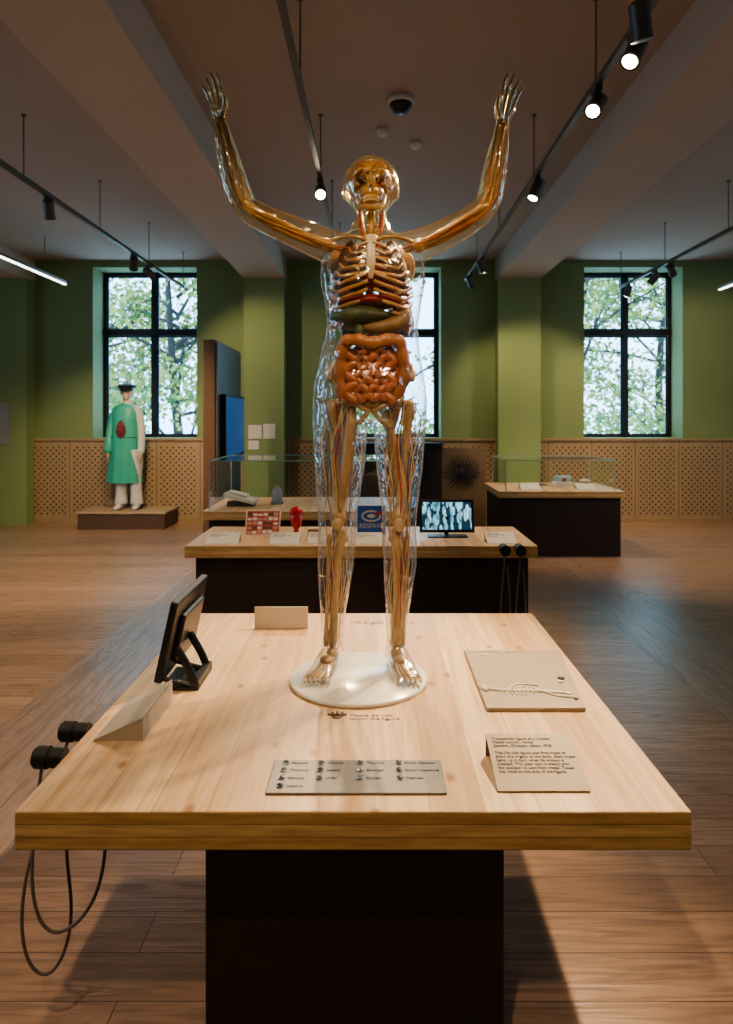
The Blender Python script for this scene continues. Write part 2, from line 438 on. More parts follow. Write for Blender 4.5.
def portal(loc, sx, sy, rot, g):
    L = bpy.data.lights.new('window_portal', 'AREA'); L.shape = 'RECTANGLE'; L.size = sx; L.size_y = sy
    L.cycles.is_portal = True
    lo = lk(bpy.data.objects.new('window_portal', L)); lo.location = loc; lo.rotation_euler = rot
    par(lo, g)
for i, (a, b_) in enumerate(OP):
    g = group('window_%d' % (i+1), ((a+b_)/2, 10.85, SILL))
    mb = MB(); f = .055; y0, y1 = 10.80, 10.88
    mb.box(a, a+f, y0, y1, SILL, HEAD); mb.box(b_-f, b_, y0, y1, SILL, HEAD)
    mb.box(a, b_, y0, y1, SILL, SILL+f); mb.box(a, b_, y0, y1, HEAD-f, HEAD)
    c = (a+b_)/2+.02; T = 2.93
    mb.box(c-.04, c+.04, y0, y1, SILL, HEAD)
    mb.box(a, b_, y0-.02, y1, T-.05, T+.05)
    for (p, q) in ((a+f, c-.04), (c+.04, b_-f)):
        for (u, w) in ((SILL+f, T-.05), (T+.05, HEAD-f)):
            s_ = .022
            mb.box(p, p+s_, y0+.02, y1-.02, u, w); mb.box(q-s_, q, y0+.02, y1-.02, u, w)
            mb.box(p, q, y0+.02, y1-.02, u, u+s_); mb.box(p, q, y0+.02, y1-.02, w-s_, w)
    mb.obj('frame', [M_black], g, bevel=.004)
    mb = MB(); mb.quad((a+f, 10.85, SILL+f), (b_-f, 10.85, SILL+f), (b_-f, 10.85, HEAD-f), (a+f, 10.85, HEAD-f))
    mb.obj('pane', [M_pane], g)
    mb = MB(); mb.box(a+.001, b_-.001, 10.36, 10.80, SILL-.001, SILL+.02); mb.obj('sill', [M_green], g, bevel=.005)
    portal(((a+b_)/2, 10.93, (SILL+HEAD)/2), b_-a, HEAD-SILL, (math.radians(-90), 0, 0), g)
wn_ = 4  # unseen side windows, added to let in fill daylight
for xs, sgn in ((-7.55, 1), (8.05, -1)):
    for a, b_ in SW:
        g = group('window_%d' % wn_, (xs, (a+b_)/2, SILL)); wn_ += 1
        mb = MB()
        for (p, q, u, w) in ((a, a+.06, SILL, HEAD), (b_-.06, b_, SILL, HEAD), (a, b_, SILL, SILL+.06), (a, b_, HEAD-.06, HEAD), ((a+b_)/2-.04, (a+b_)/2+.04, SILL, HEAD), (a, b_, 2.88, 2.98)):
            mb.box(xs-.03, xs+.03, p, q, u, w)
        mb.obj('frame', [M_black], g)
        portal((xs-sgn*.045, (a+b_)/2, (SILL+HEAD)/2), HEAD-SILL, b_-a, (0, math.radians(-90*sgn), 0), g)

# wall signs
mb = MB(); mb.box(-5.70, -5.40, 10.10, 10.12, 1.2, 1.82, 0); mb.obj('wall_text_panel', [pmat('grey_panel', (.30, .28, .26), .5)], bevel=.003)
for (x0, x1, z0, z1) in ((-1.86, -1.66, 1.28, 1.48), (-1.64, -1.46, 1.28, 1.5), (-1.86, -1.70, 1.12, 1.25)):
    mb = MB(); mb.box(x0, x1, 10.105, 10.12, z0, z1); mb.obj('wall_label', [M_white])

# ------------------------------------------------------------------ slabs/tables
def table(name, x0, x1, y0, y1, zt, th, px0, px1, py0, py1):
    g = group(name, ((x0+x1)/2, (y0+y1)/2, 0))
    mb = MB(); mb.box(x0, x1, y0, y1, zt-th, zt); mb.obj('wooden_top', [M_slab], g, bevel=.004)
    mb = MB(); mb.box(px0, px1, py0, py1, 0, zt-th, 0)
    mb.obj('plinth', [M_plinth], g, bevel=.003)
    return g
ZT = .75
table('exhibit_table', -.775, .685, 1.47, 2.96, ZT, .084, -.415, .32, 1.68, 2.70)
table('display_table', -1.25, 1.08, 4.50, 5.30, ZT, .08, -1.19, 1.03, 4.56, 5.22)
table('showcase_table', -1.55, .25, 6.15, 7.25, ZT, .08, -1.5, .2, 6.2, 7.2)
table('showcase_table', 1.43, 2.87, 7.8, 8.85, ZT, .075, 1.45, 2.83, 7.83, 8.8)

M_edge = pmat('glass_edge', (.22, .36, .33), .15, spec=.8)
def vitrine(x0, x1, y0, y1, z0, z1):
    g = group('glass_display_case', ((x0+x1)/2, (y0+y1)/2, z0))
    mb = MB()
    mb.quad((x0,y0,z0),(x1,y0,z0),(x1,y0,z1),(x0,y0,z1)); mb.quad((x0,y1,z0),(x0,y1,z1),(x1,y1,z1),(x1,y1,z0))
    mb.quad((x0,y0,z0),(x0,y0,z1),(x0,y1,z1),(x0,y1,z0)); mb.quad((x1,y0,z0),(x1,y1,z0),(x1,y1,z1),(x1,y0,z1))
    mb.quad((x0,y0,z1),(x1,y0,z1),(x1,y1,z1),(x0,y1,z1))
    mb.obj('panes', [M_glass], g)
    mb = MB(); e = .005
    for xx in (x0, x1):
        for yy in (y0, y1): mb.box(xx-e, xx+e, yy-e, yy+e, z0, z1)
        mb.box(xx-e, xx+e, y0, y1, z1-e, z1+e)
    for yy in (y0, y1): mb.box(x0, x1, yy-e, yy+e, z1-e, z1+e)
    mb.obj('glass_edges', [M_edge], g)
    return g
vitrine(-1.50, .18, 6.22, 7.18, ZT, 1.20)
vitrine(1.52, 2.78, 7.88, 8.75, ZT, 1.10)

def wedge_label(name, x0, x1, y0, y1, z0, z1, mat, lines=None):
    """sloped plate, low at y0 (towards viewer), high at y1, with back leg"""
    g = group(name, ((x0+x1)/2, (y0+y1)/2, z0))
    mb = MB(); t = .004
    a = [(x0,y0,z0+t),(x1,y0,z0+t),(x1,y1,z1),(x0,y1,z1)]
    b_ = [(p[0],p[1],p[2]-t) for p in a]
    mb.add(a+b_, [(0,1,2,3),(7,6,5,4),(0,4,5,1),(1,5,6,2),(2,6,7,3),(3,7,4,0)], 0, False)
    mb.box(x0, x1, y1-t, y1, z0, z1-t*.5)
    mb.obj('plate', [mat], g)
    if lines:
        ang = math.atan2(z1-z0-t, y1-y0)
        M = Matrix.Translation((x0+.012, y1-.012*math.cos(ang), z1-.012*math.sin(ang)+.0008)) @ Matrix.Rotation(ang, 4, 'X')
        text('lettering', lines[0], M, lines[1], M_ink, g, off=lines[2] if len(lines) > 2 else 0)
    return g

for x0, w, y0 in ((-1.13, .22, 4.56), (-.70, .20, 4.56), (-.45, .12, 4.58), (-.14, .20, 4.56), (.76, .20, 4.58)):
    wedge_label('exhibit_label', x0, x0+w, y0, y0+.12, ZT, ZT+.06, M_white, ("caption text\nmore caption text\nmore text", .017))

def card(name, cx, cy, w, h, tilt, mats, painter, thick=.008, z=ZT):
    g = group(name, (cx, cy, z))
    M = Matrix.Translation((cx, cy, z+.003)) @ Matrix.Rotation(-tilt, 4, 'X')
    mb = MB(); mb.box(-w/2, w/2, 0, thick, 0, h, 0, M)
    painter(mb, M, w, h)
    mb.obj('card', mats, g)
    mb = MB()
    top = M @ V((0, thick, h*.6)); mb.cyl(top, (cx, cy+h*.6, z+.005), .004, 8); mb.obj('strut', [M_black], g)
    return g, M
Mr = pmat('print_red', (.42, .05, .04), .5); Mb = pmat('print_blue', (.02, .10, .42), .5); My = pmat('print_yellow', (.7, .5, .1), .5)
Mk = pmat('print_dark', (.06, .06, .05), .5)
def paint1(mb, M, w, h):
    rr = random.Random(3); e = .0006
    mb.box(-w/2+.008, w/2-.008, -e, 0, .008, h-.008, 1, M)
    for i in range(6):
        for j in range(5):
            x0 = -w/2+.014+i*(w-.026)/6; z0 = .014+j*(h-.026)/5
            mb.box(x0, x0+(w-.026)/6*.82, -2*e, -e, z0, z0+(h-.026)/5*rr.uniform(.45, .85), rr.choice([0, 0, 0, 4, 5]), M)
card('illustrated_print', -.80, 4.88, .25, .19, math.radians(25), [M_white, Mr, Mb, My, Mk, pmat('print_tan', (.45, .28, .2), .5)], paint1)
def paint2(mb, M, w, h):
    e = .0006
    mb.box(-w/2+.006, w/2-.006, -e, 0, .005, h-.005, 2, M)
    n = 18
    for (rx, rz, cz, mt, l) in ((.072, .042, .63, 0, 2), (.058, .030, .63, 2, 3), (.030, .014, .63, 0, 4)):
        vs = [M @ V((rx*math.cos(2*math.pi*k/n), -l*e, h*cz+rz*math.sin(2*math.pi*k/n))) for k in range(n)]
        mb.add(vs, [tuple(range(n))], mt, False)
    mb.box(.03, .075, -5*e, -4*e, h*.66, h*.78, 1, M)
g2, M2 = card('reserved_sign', -.02, 4.92, .21, .21, math.radians(8), [M_white, Mr, Mb, Mk], paint2)
text('sign_text', 'RESERVE', M2 @ Matrix.Translation((0, -.004, .085)) @ Matrix.Rotation(math.pi/2, 4, 'X'), .046, M_white, g2, align='CENTER')
mb = MB(); mb.lathe((-.555, 4.88, ZT), [(.03,0),(.034,.004),(.034,.012),(.018,.03),(.016,.05),(.034,.075),(.042,.11),(.044,.15),(.038,.155),(.048,.158),(.048,.185),(.033,.20),(.012,.21),(.001,.212)], 28)
mb.obj('red_beaker', [pmat('red_plastic', (.50, .015, .015), .25, coat=.5)])
mb = MB(); mb.box(-.47, -.39, 4.85, 4.93, ZT, ZT+.05, 0); mb.box(-.465, -.395, 4.86, 4.92, ZT+.05, ZT+.058, 1); mb.obj('specimen_box', [pmat('box_red', (.4, .12, .06), .5), M_white], bevel=.003)
def scr_mat():
    m, t, o = nt('screen_picture')
    e = N(t, 'ShaderNodeEmission'); tc = N(t, 'ShaderNodeTexCoord')
    mp = N(t, 'ShaderNodeMapping'); mp.inputs['Scale'].default_value = (1.8, 1, .7); t.links.new(tc.outputs['Object'], mp.inputs[0])
    vo = N(t, 'ShaderNodeTexVoronoi'); vo.inputs['Scale'].default_value = 22; no = N(t, 'ShaderNodeTexNoise'); no.inputs['Scale'].default_value = 26; no.inputs['Detail'].default_value = 5
    t.links.new(mp.outputs[0], vo.inputs['Vector']); t.links.new(mp.outputs[0], no.inputs['Vector'])
    rp = N(t, 'ShaderNodeMapRange'); rp.inputs[1].default_value = .32; rp.inputs[2].default_value = .62; t.links.new(no.outputs['Fac'], rp.inputs[0])
    c = mixc(t, rp.outputs[0], (.03, .18, .26), (.5, .9, 1.0))
    c = mixc(t, mathn(t, 'GREATER_THAN', vo.outputs['Distance'], .58), c, (.02, .05, .08))
    t.links.new(c, e.inputs['Color']); e.inputs['Strength'].default_value = 1.1
    t.links.new(e.outputs[0], o.inputs[0]); return m
M_scr = scr_mat()
g = group('tablet_display', (.52, 4.85, ZT))
M = Matrix.Translation((.52, 4.85, ZT+.03)) @ Matrix.Rotation(math.radians(-14), 4, 'X')
mb = MB(); mb.box(-.195, .195, 0, .012, 0, .235, 0, M); mb.obj('bezel', [M_black], g, bevel=.004)
mb = MB(); mb.box(-.175, .175, -.001, 0, .02, .215, 0, M); mb.obj('screen', [M_scr], g)
mb = MB(); mb.box(.38, .66, 4.80, 4.92, ZT, ZT+.008); mb.cyl((.52, 4.90, ZT+.004), (.52, 4.88, ZT+.14), .014); mb.obj('stand', [M_black], g, bevel=.002)
g = group('audio_handset', (.93, 4.46, ZT)); mb = MB()
for x in (.85, .95):
    mb.cyl((x, 4.497, ZT-.01), (x, 4.43, ZT-.015), .03, 20); mb.cyl((x, 4.43, ZT-.015), (x, 4.41, ZT-.016), .036, 20)
mb.obj('earpieces', [M_blackrub], g)
for i, x in enumerate((.85, .95)):
    curve('cable', [(x, 4.42, ZT-.02), (x-.02, 4.40, .55), (x-.05, 4.41, .25), (x, 4.42, .15), (x+.05, 4.42, .3), (x+.02, 4.46, .62)], .0045, M_cable, g)

# ------------------------------------------------------------------ items on the exhibit table
mb = MB(); mb.lathe((-.05, 2.21, ZT), [(.219,0),(.222,.002),(.222,.010),(.219,.013),(.001,.013)], 96); mb.obj('display_base_disc', [M_disc])
ZB = ZT+.013
g = group('button_panel', (-.04, 1.61, ZT)); mb = MB(); mb.box(-.245, .165, 1.535, 1.685, ZT, ZT+.005); mb.obj('plate', [M_steel], g, bevel=.002)
mb = MB()
names = [['Muscle', 'Womb', 'Thyroid', 'Small bladder'], ['Thymus', 'Heart', 'Bladder', 'Small intestine'], ['Kidney', 'Liver', 'Spleen', 'Nerves']]
for ci, cx in enumerate((-.215, -.128, -.033, .060)):
    for ri in range(4):
        if ri == 3 and ci > 0: continue
        y = 1.668-ri*.035
        mb.lathe((cx, y, ZT+.005), [(.0085,0),(.0085,.003),(.006,.006),(.001,.007)], 16)
        body = names[ri][ci] if ri < 3 else 'Uterus'
        text('label_text', body, Matrix.Translation((cx+.014, y+.007, ZT+.0056)), .0140, M_ink, g, off=.0001)
mb.obj('studs', [M_chrome], g)
wedge_label('bronze_information_plate', .28, .49, 1.545, 1.715, ZT, ZT+.055, M_brass,
  ("Transparent figure of a woman\nVisible woman model\nGerman, Dresden, about 1935\n\nThis life-size figure was first made to\nshow the organs of the body. Each organ\nlights up in turn when its button is\npressed. The clear skin is plastic and\nthe skeleton is cast from metal. Touch\nthe relief to the side of the figure.", .0116, .0001))
g = group('steel_information_plate', (-.66, 1.92, ZT)); mb = MB(); t_ = .004
a = [(-.735,1.79,ZT+t_),(-.605,1.79,ZT+.062),(-.605,2.05,ZT+.062),(-.735,2.05,ZT+t_)]
b_ = [(p[0],p[1],p[2]-t_) for p in a]
mb.add(a+b_, [(0,1,2,3),(7,6,5,4),(0,4,5,1),(1,5,6,2),(2,6,7,3),(3,7,4,0)], 0, False)
for yy in (1.792, 2.048): mb.add([(-.735,yy,ZT),(-.605,yy,ZT),(-.605,yy,ZT+.060)], [(0,1,2)], 0, False)
mb.box(-.609, -.605, 1.79, 2.05, ZT, ZT+.060); mb.obj('plate', [pmat('pale_plate', (.42, .36, .29), .5, .1)], g)
g = group('steel_information_plate', (-.37, 2.76, ZT)); mb = MB()
mb.box(-.48, -.265, 2.742, 2.748, ZT, ZT+.088); mb.box(-.48, -.265, 2.748, 2.90, ZT, ZT+.004)
mb.obj('plate', [pmat('pale_plate_back', (.50, .43, .33), .5, .1)], g, bevel=.006)
g = group('tactile_relief_panel', (.47, 2.22, ZT)); mb = MB()
mb.add([(.325,1.97,ZT),(.612,1.97,ZT),(.668,2.46,ZT),(.325,2.46,ZT),(.325,1.97,ZT+.012),(.612,1.97,ZT+.012),(.668,2.46,ZT+.012),(.325,2.46,ZT+.012)], [(3,2,1,0),(4,5,6,7),(0,1,5,4),(1,2,6,5),(2,3,7,6),(3,0,4,7)], 0, False)
mb.obj('board', [M_tact], g, bevel=.003)
mb = MB(); zz = ZT+.013
def rel(p, r=.005): mb.tube([(x-.01, y, zz) for x, y in p], r, 8, n=3)
rel([(.36, 2.10), (.42, 2.085), (.50, 2.085), (.59, 2.07)], .006)
for k in range(9):
    xx = .40+k*.013; rel([(xx, 2.085), (xx+.004, 2.085+.03*math.sin((k+1)/10*3.1)), (xx+.012, 2.085+.035*math.sin((k+1)/10*3.1))], .0025)
    rel([(xx, 2.085), (xx+.004, 2.085-.03*math.sin((k+1)/10*3.1))], .0025)
rel([(.36, 2.10), (.345, 2.12), (.345, 2.105), (.352, 2.09)], .008)
rel([(.52, 2.085), (.56, 2.05), (.60, 2.04)], .005); rel([(.42, 2.10), (.46, 2.14), (.52, 2.13)], .004)
rel([(.35, 2.43), (.40, 2.44), (.45, 2.43)], .0025); rel([(.48, 2.43), (.55, 2.44)], .0025)
for x, y in ((.39, 2.40), (.59, 2.16), (.59, 2.07)): mb.lathe((x, y, ZT+.012), [(.010,0),(.010,.003),(.007,.004),(.001,.004)], 16)
mb.obj('relief', [M_bone_r], g)
mb = MB(); mb.lathe((.60, 2.19, ZT+.012), [(.012,0),(.012,.002),(.001,.0025)], 20); mb.lathe((.60, 2.03, ZT+.012), [(.008,0),(.008,.002),(.001,.0025)], 20)
mb.obj('inlay', [M_ink], g)
g = group('table_notice', (-.05, 1.9, ZT)); mb = MB(); e = ZT+.0008
cx, cy = -.105, 1.935
mb.lathe((cx, cy, ZT), [(.014,0),(.014,.0008),(.001,.0009)], 20)
for k in range(5):
    a0 = math.radians(150-k*30); d = V((math.cos(a0), math.sin(a0), 0)); mb.cyl((cx+d.x*.01, cy+d.y*.01, e+.0005), (cx+d.x*.03, cy+d.y*.03, e+.0005), .0035, 8)
M_stk = pmat('sticker_ink', (.12, .08, .06), .6)
mb.obj('hand_icon', [M_stk], g)
text('notice_text', 'Please do not\ntouch the figure', Matrix.Translation((-.07, 1.955, e)), .022, M_stk, g)
g = group('table_notice', (0, 2.8, ZT)); text('notice_text', 'Please do not\ntouch the figure', Matrix.Translation((.04, 2.80, e)) @ Matrix.Rotation(math.pi, 4, 'Z'), .022, M_stk, g)
g = group('touchscreen_monitor', (-.62, 2.3, ZT))
lean = math.atan2(.055, .25)
M = Matrix.Translation((-.668, 2.29, ZT+.03)) @ Matrix.Rotation(lean, 4, 'Y')
mb = MB(); mb.box(-.012, .012, -.19, .19, 0, .255, 0, M); mb.box(.012, .03, -.12, .12, .05, .2, 0, M); mb.obj('housing', [M_black], g, bevel=.005)
mb = MB(); mb.box(-.0125, -.0122, -.175, .175, .015, .24, 0, M); mb.obj('screen', [M_scr], g)
mb = MB()
mb.box(-.665, -.545, 2.12, 2.30, ZT, ZT+.01)
for y in (2.13, 2.28):
    mb.tube([(-.555, y, ZT+.008), (-.575, y, ZT+.06), (-.615, y, ZT+.13)], [(.008, .014)]*3, 8, ref=(0, 1, 0), n=3, rnd=False)
    mb.tube([(-.555, y, ZT+.010), (-.60, y, ZT+.02), (-.66, y, ZT+.035)], .008, 8, n=2)
mb.box(-.57, -.545, 2.12, 2.30, ZT+.01, ZT+.03)
mb.obj('stand', [M_black], g, bevel=.002)
g = group('audio_handset', (-.82, 1.75, ZT)); mb = MB()
for y, z in ((1.86, .742), (1.715, .744)):
    mb.cyl((-.776, y, z), (-.81, y, z+.001), .024, 24); mb.cyl((-.81, y, z+.001), (-.816, y, z+.001), .021, 24)
    mb.cyl((-.816, y, z+.001), (-.846, y, z+.002), .027, 24); mb.cyl((-.846, y, z+.002), (-.852, y, z+.002), .022, 24)
mb.obj('earpieces', [M_blackrub], g)
curve('cable', [(-.835,1.86,.715),(-.845,1.81,.63),(-.87,1.72,.50),(-.885,1.70,.34),(-.86,1.70,.22),(-.80,1.70,.20),(-.755,1.70,.30),(-.75,1.70,.42),(-.775,1.70,.55),(-.76,1.72,.655)], .0042, M_cable, g)
curve('cable', [(-.835,1.715,.717),(-.84,1.70,.62),(-.85,1.67,.45),(-.80,1.66,.33),(-.72,1.66,.36),(-.655,1.66,.46),(-.655,1.68,.60),(-.67,1.70,.655)], .0042, M_cable, g)

# ------------------------------------------------------------------ THE FIGURE
S = 303.6; Y0 = 2.25
def fp(u, v, yo=0): return V(((u-374)/S, Y0+yo, 1.6-(v-417)/S))
fig = group('transparent_human_figure', (-.01, Y0, ZB))

def loft(mb, secs, seg=28, n=3, mat=0):
    pts = [fp((a+b)/2, v, cy) for a, b, v, ry, cy in secs]
    rad = [((b-a)/2/S, ry) for a, b, v, ry, cy in secs]
    mb.tube(pts, rad, seg, ref=(1, 0, 0), n=n, mat=mat, rnd=False)

torso = [(352,390,222,.055,.01),(350,392,231,.062,.01),(343,399,237,.075,.01),(332,410,243,.085,.005),(324,420,252,.098,0),(320,425,268,.11,0),(321,425,285,.118,-.002),(325,421,305,.115,0),(327,418,325,.103,0),(325,419,342,.10,0),(319,422,362,.105,0),(314,426,385,.115,.01),(312,428,405,.125,.018),(314,426,422,.115,.015)]
legL = [(314,367,402,.105,.01),(312,368,420,.105,.01),(313,367,440,.098,.005),(314,365,465,.09,0),(316,361,490,.078,0),(318,357,513,.064,0),(318,356,530,.058,-.002),(318,355,545,.058,.008),(317,354,565,.060,.015),(318,350,590,.055,.018),(320,345,615,.044,.02),(321,343,635,.038,.02),(321,343,650,.04,.02)]
legR = [(373,426,402,.105,.01),(373,427,420,.105,.01),(374,425,440,.098,.005),(376,423,465,.09,0),(379,420,490,.078,0),(382,417,513,.064,0),(382,416,530,.058,-.002),(382,417,545,.058,.008),(383,417,565,.060,.015),(384,413,590,.055,.018),(386,409,615,.044,.02),(386,407,635,.038,.02),(386,407,650,.04,.02)]
armL = [(346,250,.054,.0),(328,246,.056,-.0),(305,237,.051,-.01),(280,227,.047,-.02),(258,217,.043,-.03),(247,208,.040,-.035),(240,194,.043,-.035),(235,178,.042,-.04),(230,158,.036,-.045),(226,140,.027,-.05),(224,130,.022,-.05)]
armR = [(400,250,.054,.0),(418,246,.056,-.0),(438,238,.051,-.01),(458,228,.047,-.02),(474,219,.043,-.03),(484,209,.040,-.035),(489,196,.042,-.035),(492,180,.041,-.04),(495,160,.036,-.045),(498,142,.027,-.05),(499,132,.022,-.05)]

def arm_tube(mb, A, k=1.0, seg=20, mat=0):
    mb.tube([fp(u, v, y) for u, v, r, y in A], [r*k for u, v, r, y in A], seg, n=3, mat=mat)

def hand(mb, w, up, across, nrm, s=1.0, mat=0, k=1.0, curl=.25, splay=.16, thick=1.0):
    w = V(w); up = V(up).normalized(); across = (V(across) - up*V(across).dot(up)).normalized(); nrm = V(nrm)
    nrm = (nrm - up*nrm.dot(up) - across*nrm.dot(across)).normalized()
    P_ = lambda a, b, c: w + across*(a*s) + up*(b*s) + nrm*(c*s)
    mb.tube([P_(0,-.012,0), P_(0,.008,0), P_(.004,.035,0), P_(.003,.065,0), P_(0,.088,.0)],
            [(.021*s*k,.017*s*k),(.023*s*k,.016*s*k),(.035*s*k,.016*s*k),(.040*s*k,.014*s*k),(.037*s*k,.010*s*k)], 18, ref=across, n=3, mat=mat)
    for off, ln, sp in ((.031,.070,.9),(.0105,.080,.3),(-.0105,.075,-.3),(-.031,.058,-.95)):
        a = sp*splay; d = up*math.cos(a)+across*math.sin(a)
        b0 = P_(off*.95, .080, .0)
        p1 = b0 + d*(ln*.48*s) + nrm*(ln*.05*s)
        d2 = d*math.cos(curl)+nrm*math.sin(curl); p2 = p1 + d2*(ln*.32*s)
        d3 = d*math.cos(curl*2)+nrm*math.sin(curl*2); p3 = p2 + d3*(ln*.26*s)
        mb.tube([b0 - d*.012*s, b0+d*.012*s, p1, p2, p3], [.0085*s*k, .0086*s*k, .0078*s*k, .0070*s*k, .0058*s*k], 10, n=2, mat=mat)
    t0 = P_(.022, .022, .004); d = up*.62+across*.78+nrm*.25; d.normalize()
    t1 = t0 + d*.034*s; d2 = (up*.85+across*.45+nrm*.35).normalized(); t2 = t1+d2*.028*s; t3 = t2+(up+across*.1+nrm*.3).normalized()*.02*s
    mb.tube([t0, t1, t2, t3], [.014*s*k, .0105*s*k, .0092*s*k, .0068*s*k], 10, n=2, mat=mat)

def hand_bones(mb, w, up, across, nrm, s=1.0, curl=.25, splay=.16):
    w = V(w); up = V(up).normalized(); across = (V(across) - up*V(across).dot(up)).normalized(); nrm = V(nrm)
    nrm = (nrm - up*nrm.dot(up) - across*nrm.dot(across)).normalized()
    P_ = lambda a, b, c: w + across*(a*s) + up*(b*s) + nrm*(c*s)
    mb.ell(P_(.006, .014, 0), (.016*s, .010*s, .012*s)); mb.ell(P_(-.008, .018, 0), (.012*s, .010*s, .010*s))
    for off, ln, sp in ((.031,.070,.9),(.0105,.080,.3),(-.0105,.075,-.3),(-.031,.058,-.95)):
        a = sp*splay; d = up*math.cos(a)+across*math.sin(a); b0 = P_(off*.95, .080, .0)
        mb.tube([P_(off*.4, .024, 0), P_(off*.7, .05, 0), b0], [.0044*s, .0032*s, .0048*s], 8)
        p1 = b0 + d*(ln*.48*s) + nrm*(ln*.05*s)
        d2 = d*math.cos(curl)+nrm*math.sin(curl); p2 = p1 + d2*(ln*.32*s)
        d3 = d*math.cos(curl*2)+nrm*math.sin(curl*2); p3 = p2 + d3*(ln*.24*s)
        for q0, q1 in ((b0, p1), (p1, p2), (p2, p3)): mb.tube([q0, q0.lerp(q1, .5), q1], [.0048*s, .0032*s, .0044*s], 8)
    t0 = P_(.022, .022, .004); d = up*.62+across*.78+nrm*.25; d.normalize(); t1 = t0 + d*.034*s
    d2 = (up*.85+across*.45+nrm*.35).normalized(); t2 = t1+d2*.028*s
    mb.tube([t0, t0.lerp(t1, .5), t1], [.005*s, .0035*s, .005*s], 8); mb.tube([t1, t2], [.0045*s, .0035*s], 8)

def foot(mb, ax, tx, k=1.0, mat=0):
    ya = Y0+.02
    def q(y, z):
        f = -y/.16
        return V((ax+(tx-ax)*f, ya+y, z))
    mb.tube([q(.05, ZB+.034), q(.03, ZB+.042), q(0, ZB+.048), q(-.04, ZB+.042), q(-.08, ZB+.031), q(-.12, ZB+.023), q(-.14, ZB+.020)],
            [(.024*k,.028*k),(.032*k,.037*k),(.035*k,.044*k),(.038*k,.038*k),(.042*k,.026*k),(.044*k,.018*k),(.038*k,.015*k)], 18, ref=(1,0,0), n=3, mat=mat)
    sg = -1 if tx < ax else 1
    for i in range(5):
        o = (-.032+i*.0155)*sg
        ln = (.036, .034, .029, .024, .018)[i]; r = (.0125, .0085, .008, .0075, .007)[i]
        b0 = q(-.132 + abs(i)*.004, ZB+.018) + V((o, 0, 0))
        mb.tube([b0+V((0,.012,0)), b0+V((0,-ln*.5,.001)), b0+V((sg*.002,-ln,-.004))], [r*k]*3, 10, n=2, mat=mat)

mb = MB()
loft(mb, torso); loft(mb, legL); loft(mb, legR)
mb.ell(fp(350, 287, -.078), (.052, .052, .052)); mb.ell(fp(395, 287, -.078), (.052, .052, .052))
mb.ell(fp(345, 405, .06), (.085, .085, .09)); mb.ell(fp(396, 405, .06), (.085, .085, .09))
mb.ell(fp(371, 385, -.045), (.12, .075, .09))
arm_tube(mb, armL); arm_tube(mb, armR)
def headfn(v):
    w = 1.0 - .16*max(0, -v.z)**1.5
    return V((v.x*w, v.y*(1-.05*max(0, -v.z)), v.z))
mb.ell(fp(371, 186, .01), (.094, .108, .098), fn=headfn, seg=28, rings=18)
mb.ell(fp(371, 203, -.030), (.058, .066, .062)); mb.ell(fp(371, 216, -.058), (.028, .026, .022))
mb.tube([fp(371, 183, -.092), fp(371, 193, -.112), fp(371, 197, -.114)], [.008, .012, .012], 10, n=2)
mb.ell(fp(371, 206, -.096), (.022, .012, .010))
for u in (344.5, 397.5): mb.ell(fp(u, 192, .01), (.008, .020, .026))
for u in (361, 381): mb.ell(fp(u, 180, -.078), (.022, .018, .010))
mb.tube([fp(371, 238, .015), fp(371, 215, .012)], [.058, .052], 20)
HL = (fp(224, 131, -.05), (-.16, -.05, 1), (.75, -.55, .1), (.55, -.8, 0)); HR = (fp(499, 133, -.05), (.22, -.05, 1), (-.75, -.55, .1), (-.55, -.8, 0))
hand(mb, *HL, s=.95, k=1.12)
hand(mb, *HR, s=.98, k=1.1)
aL, tL, aR, tR = (332-374)/S, -.185, (396.5-374)/S, .115
foot(mb, aL, tL); foot(mb, aR, tR)
sh = mb.obj('plastic_skin', [M_shell], fig)
remesh(sh, .0048, 8, .5)

# ---- skeleton
mb = MB()
def bone(p0, p1, r, e0, e1, mat=0, k=3):
    p0 = V(p0); p1 = V(p1); L = lambda f: p0.lerp(p1, f)
    mb.tube([p0, L(.06), L(.16), L(.5), L(.84), L(.94), p1], [e0*.8, e0, r*1.25, r, r*1.25, e1, e1*.8], 14, n=2, mat=mat)
for sg, leg, hipu, kneeu, anku in ((-1, legL, 346, 338, 332), (1, legR, 396, 398.5, 396.5)):
    hip = fp(hipu, 402, .015); kn = fp(kneeu, 522, 0); an = fp(anku, 645, .02)
    tro = hip + V((sg*.045, .0, -.01))
    mb.ell(hip, (.024, .024, .024)); mb.tube([hip, tro], [.013, .018], 10)
    bone(tro, kn, .012, .024, .029)
    mb.ell(fp(kneeu, 523, -.04), (.019, .010, .022))
    bone(kn + V((-sg*.006, .003, -.035)), an, .011, .028, .018)
    bone(kn + V((sg*.030, .02, -.05)), an + V((sg*.022, .01, -.008)), .0055, .010, .010)
    ax, tx = (aL, tL) if sg < 0 else (aR, tR)
    ya = Y0+.02
    mb.ell((ax, ya+.045, ZB+.032), (.018, .03, .022)); mb.ell((ax, ya+.0, ZB+.055), (.02, .03, .018))
    mb.ell((ax+(tx-ax)*.3, ya-.045, ZB+.045), (.025, .025, .016))
    for i in range(5):
        o = (-.026+i*.013)*sg; x1 = tx+o*1.15
        mb.tube([(ax+(tx-ax)*.35+o*.6, ya-.05, ZB+.042), ((ax+tx)/2+o*.9, ya-.09, ZB+.030), (x1, ya-.13, ZB+.020)], [.007, .0045, .006], 8, n=2)
        mb.tube([(x1, ya-.136, ZB+.019), (x1, ya-.155, ZB+.017)], [.005, .004], 8)
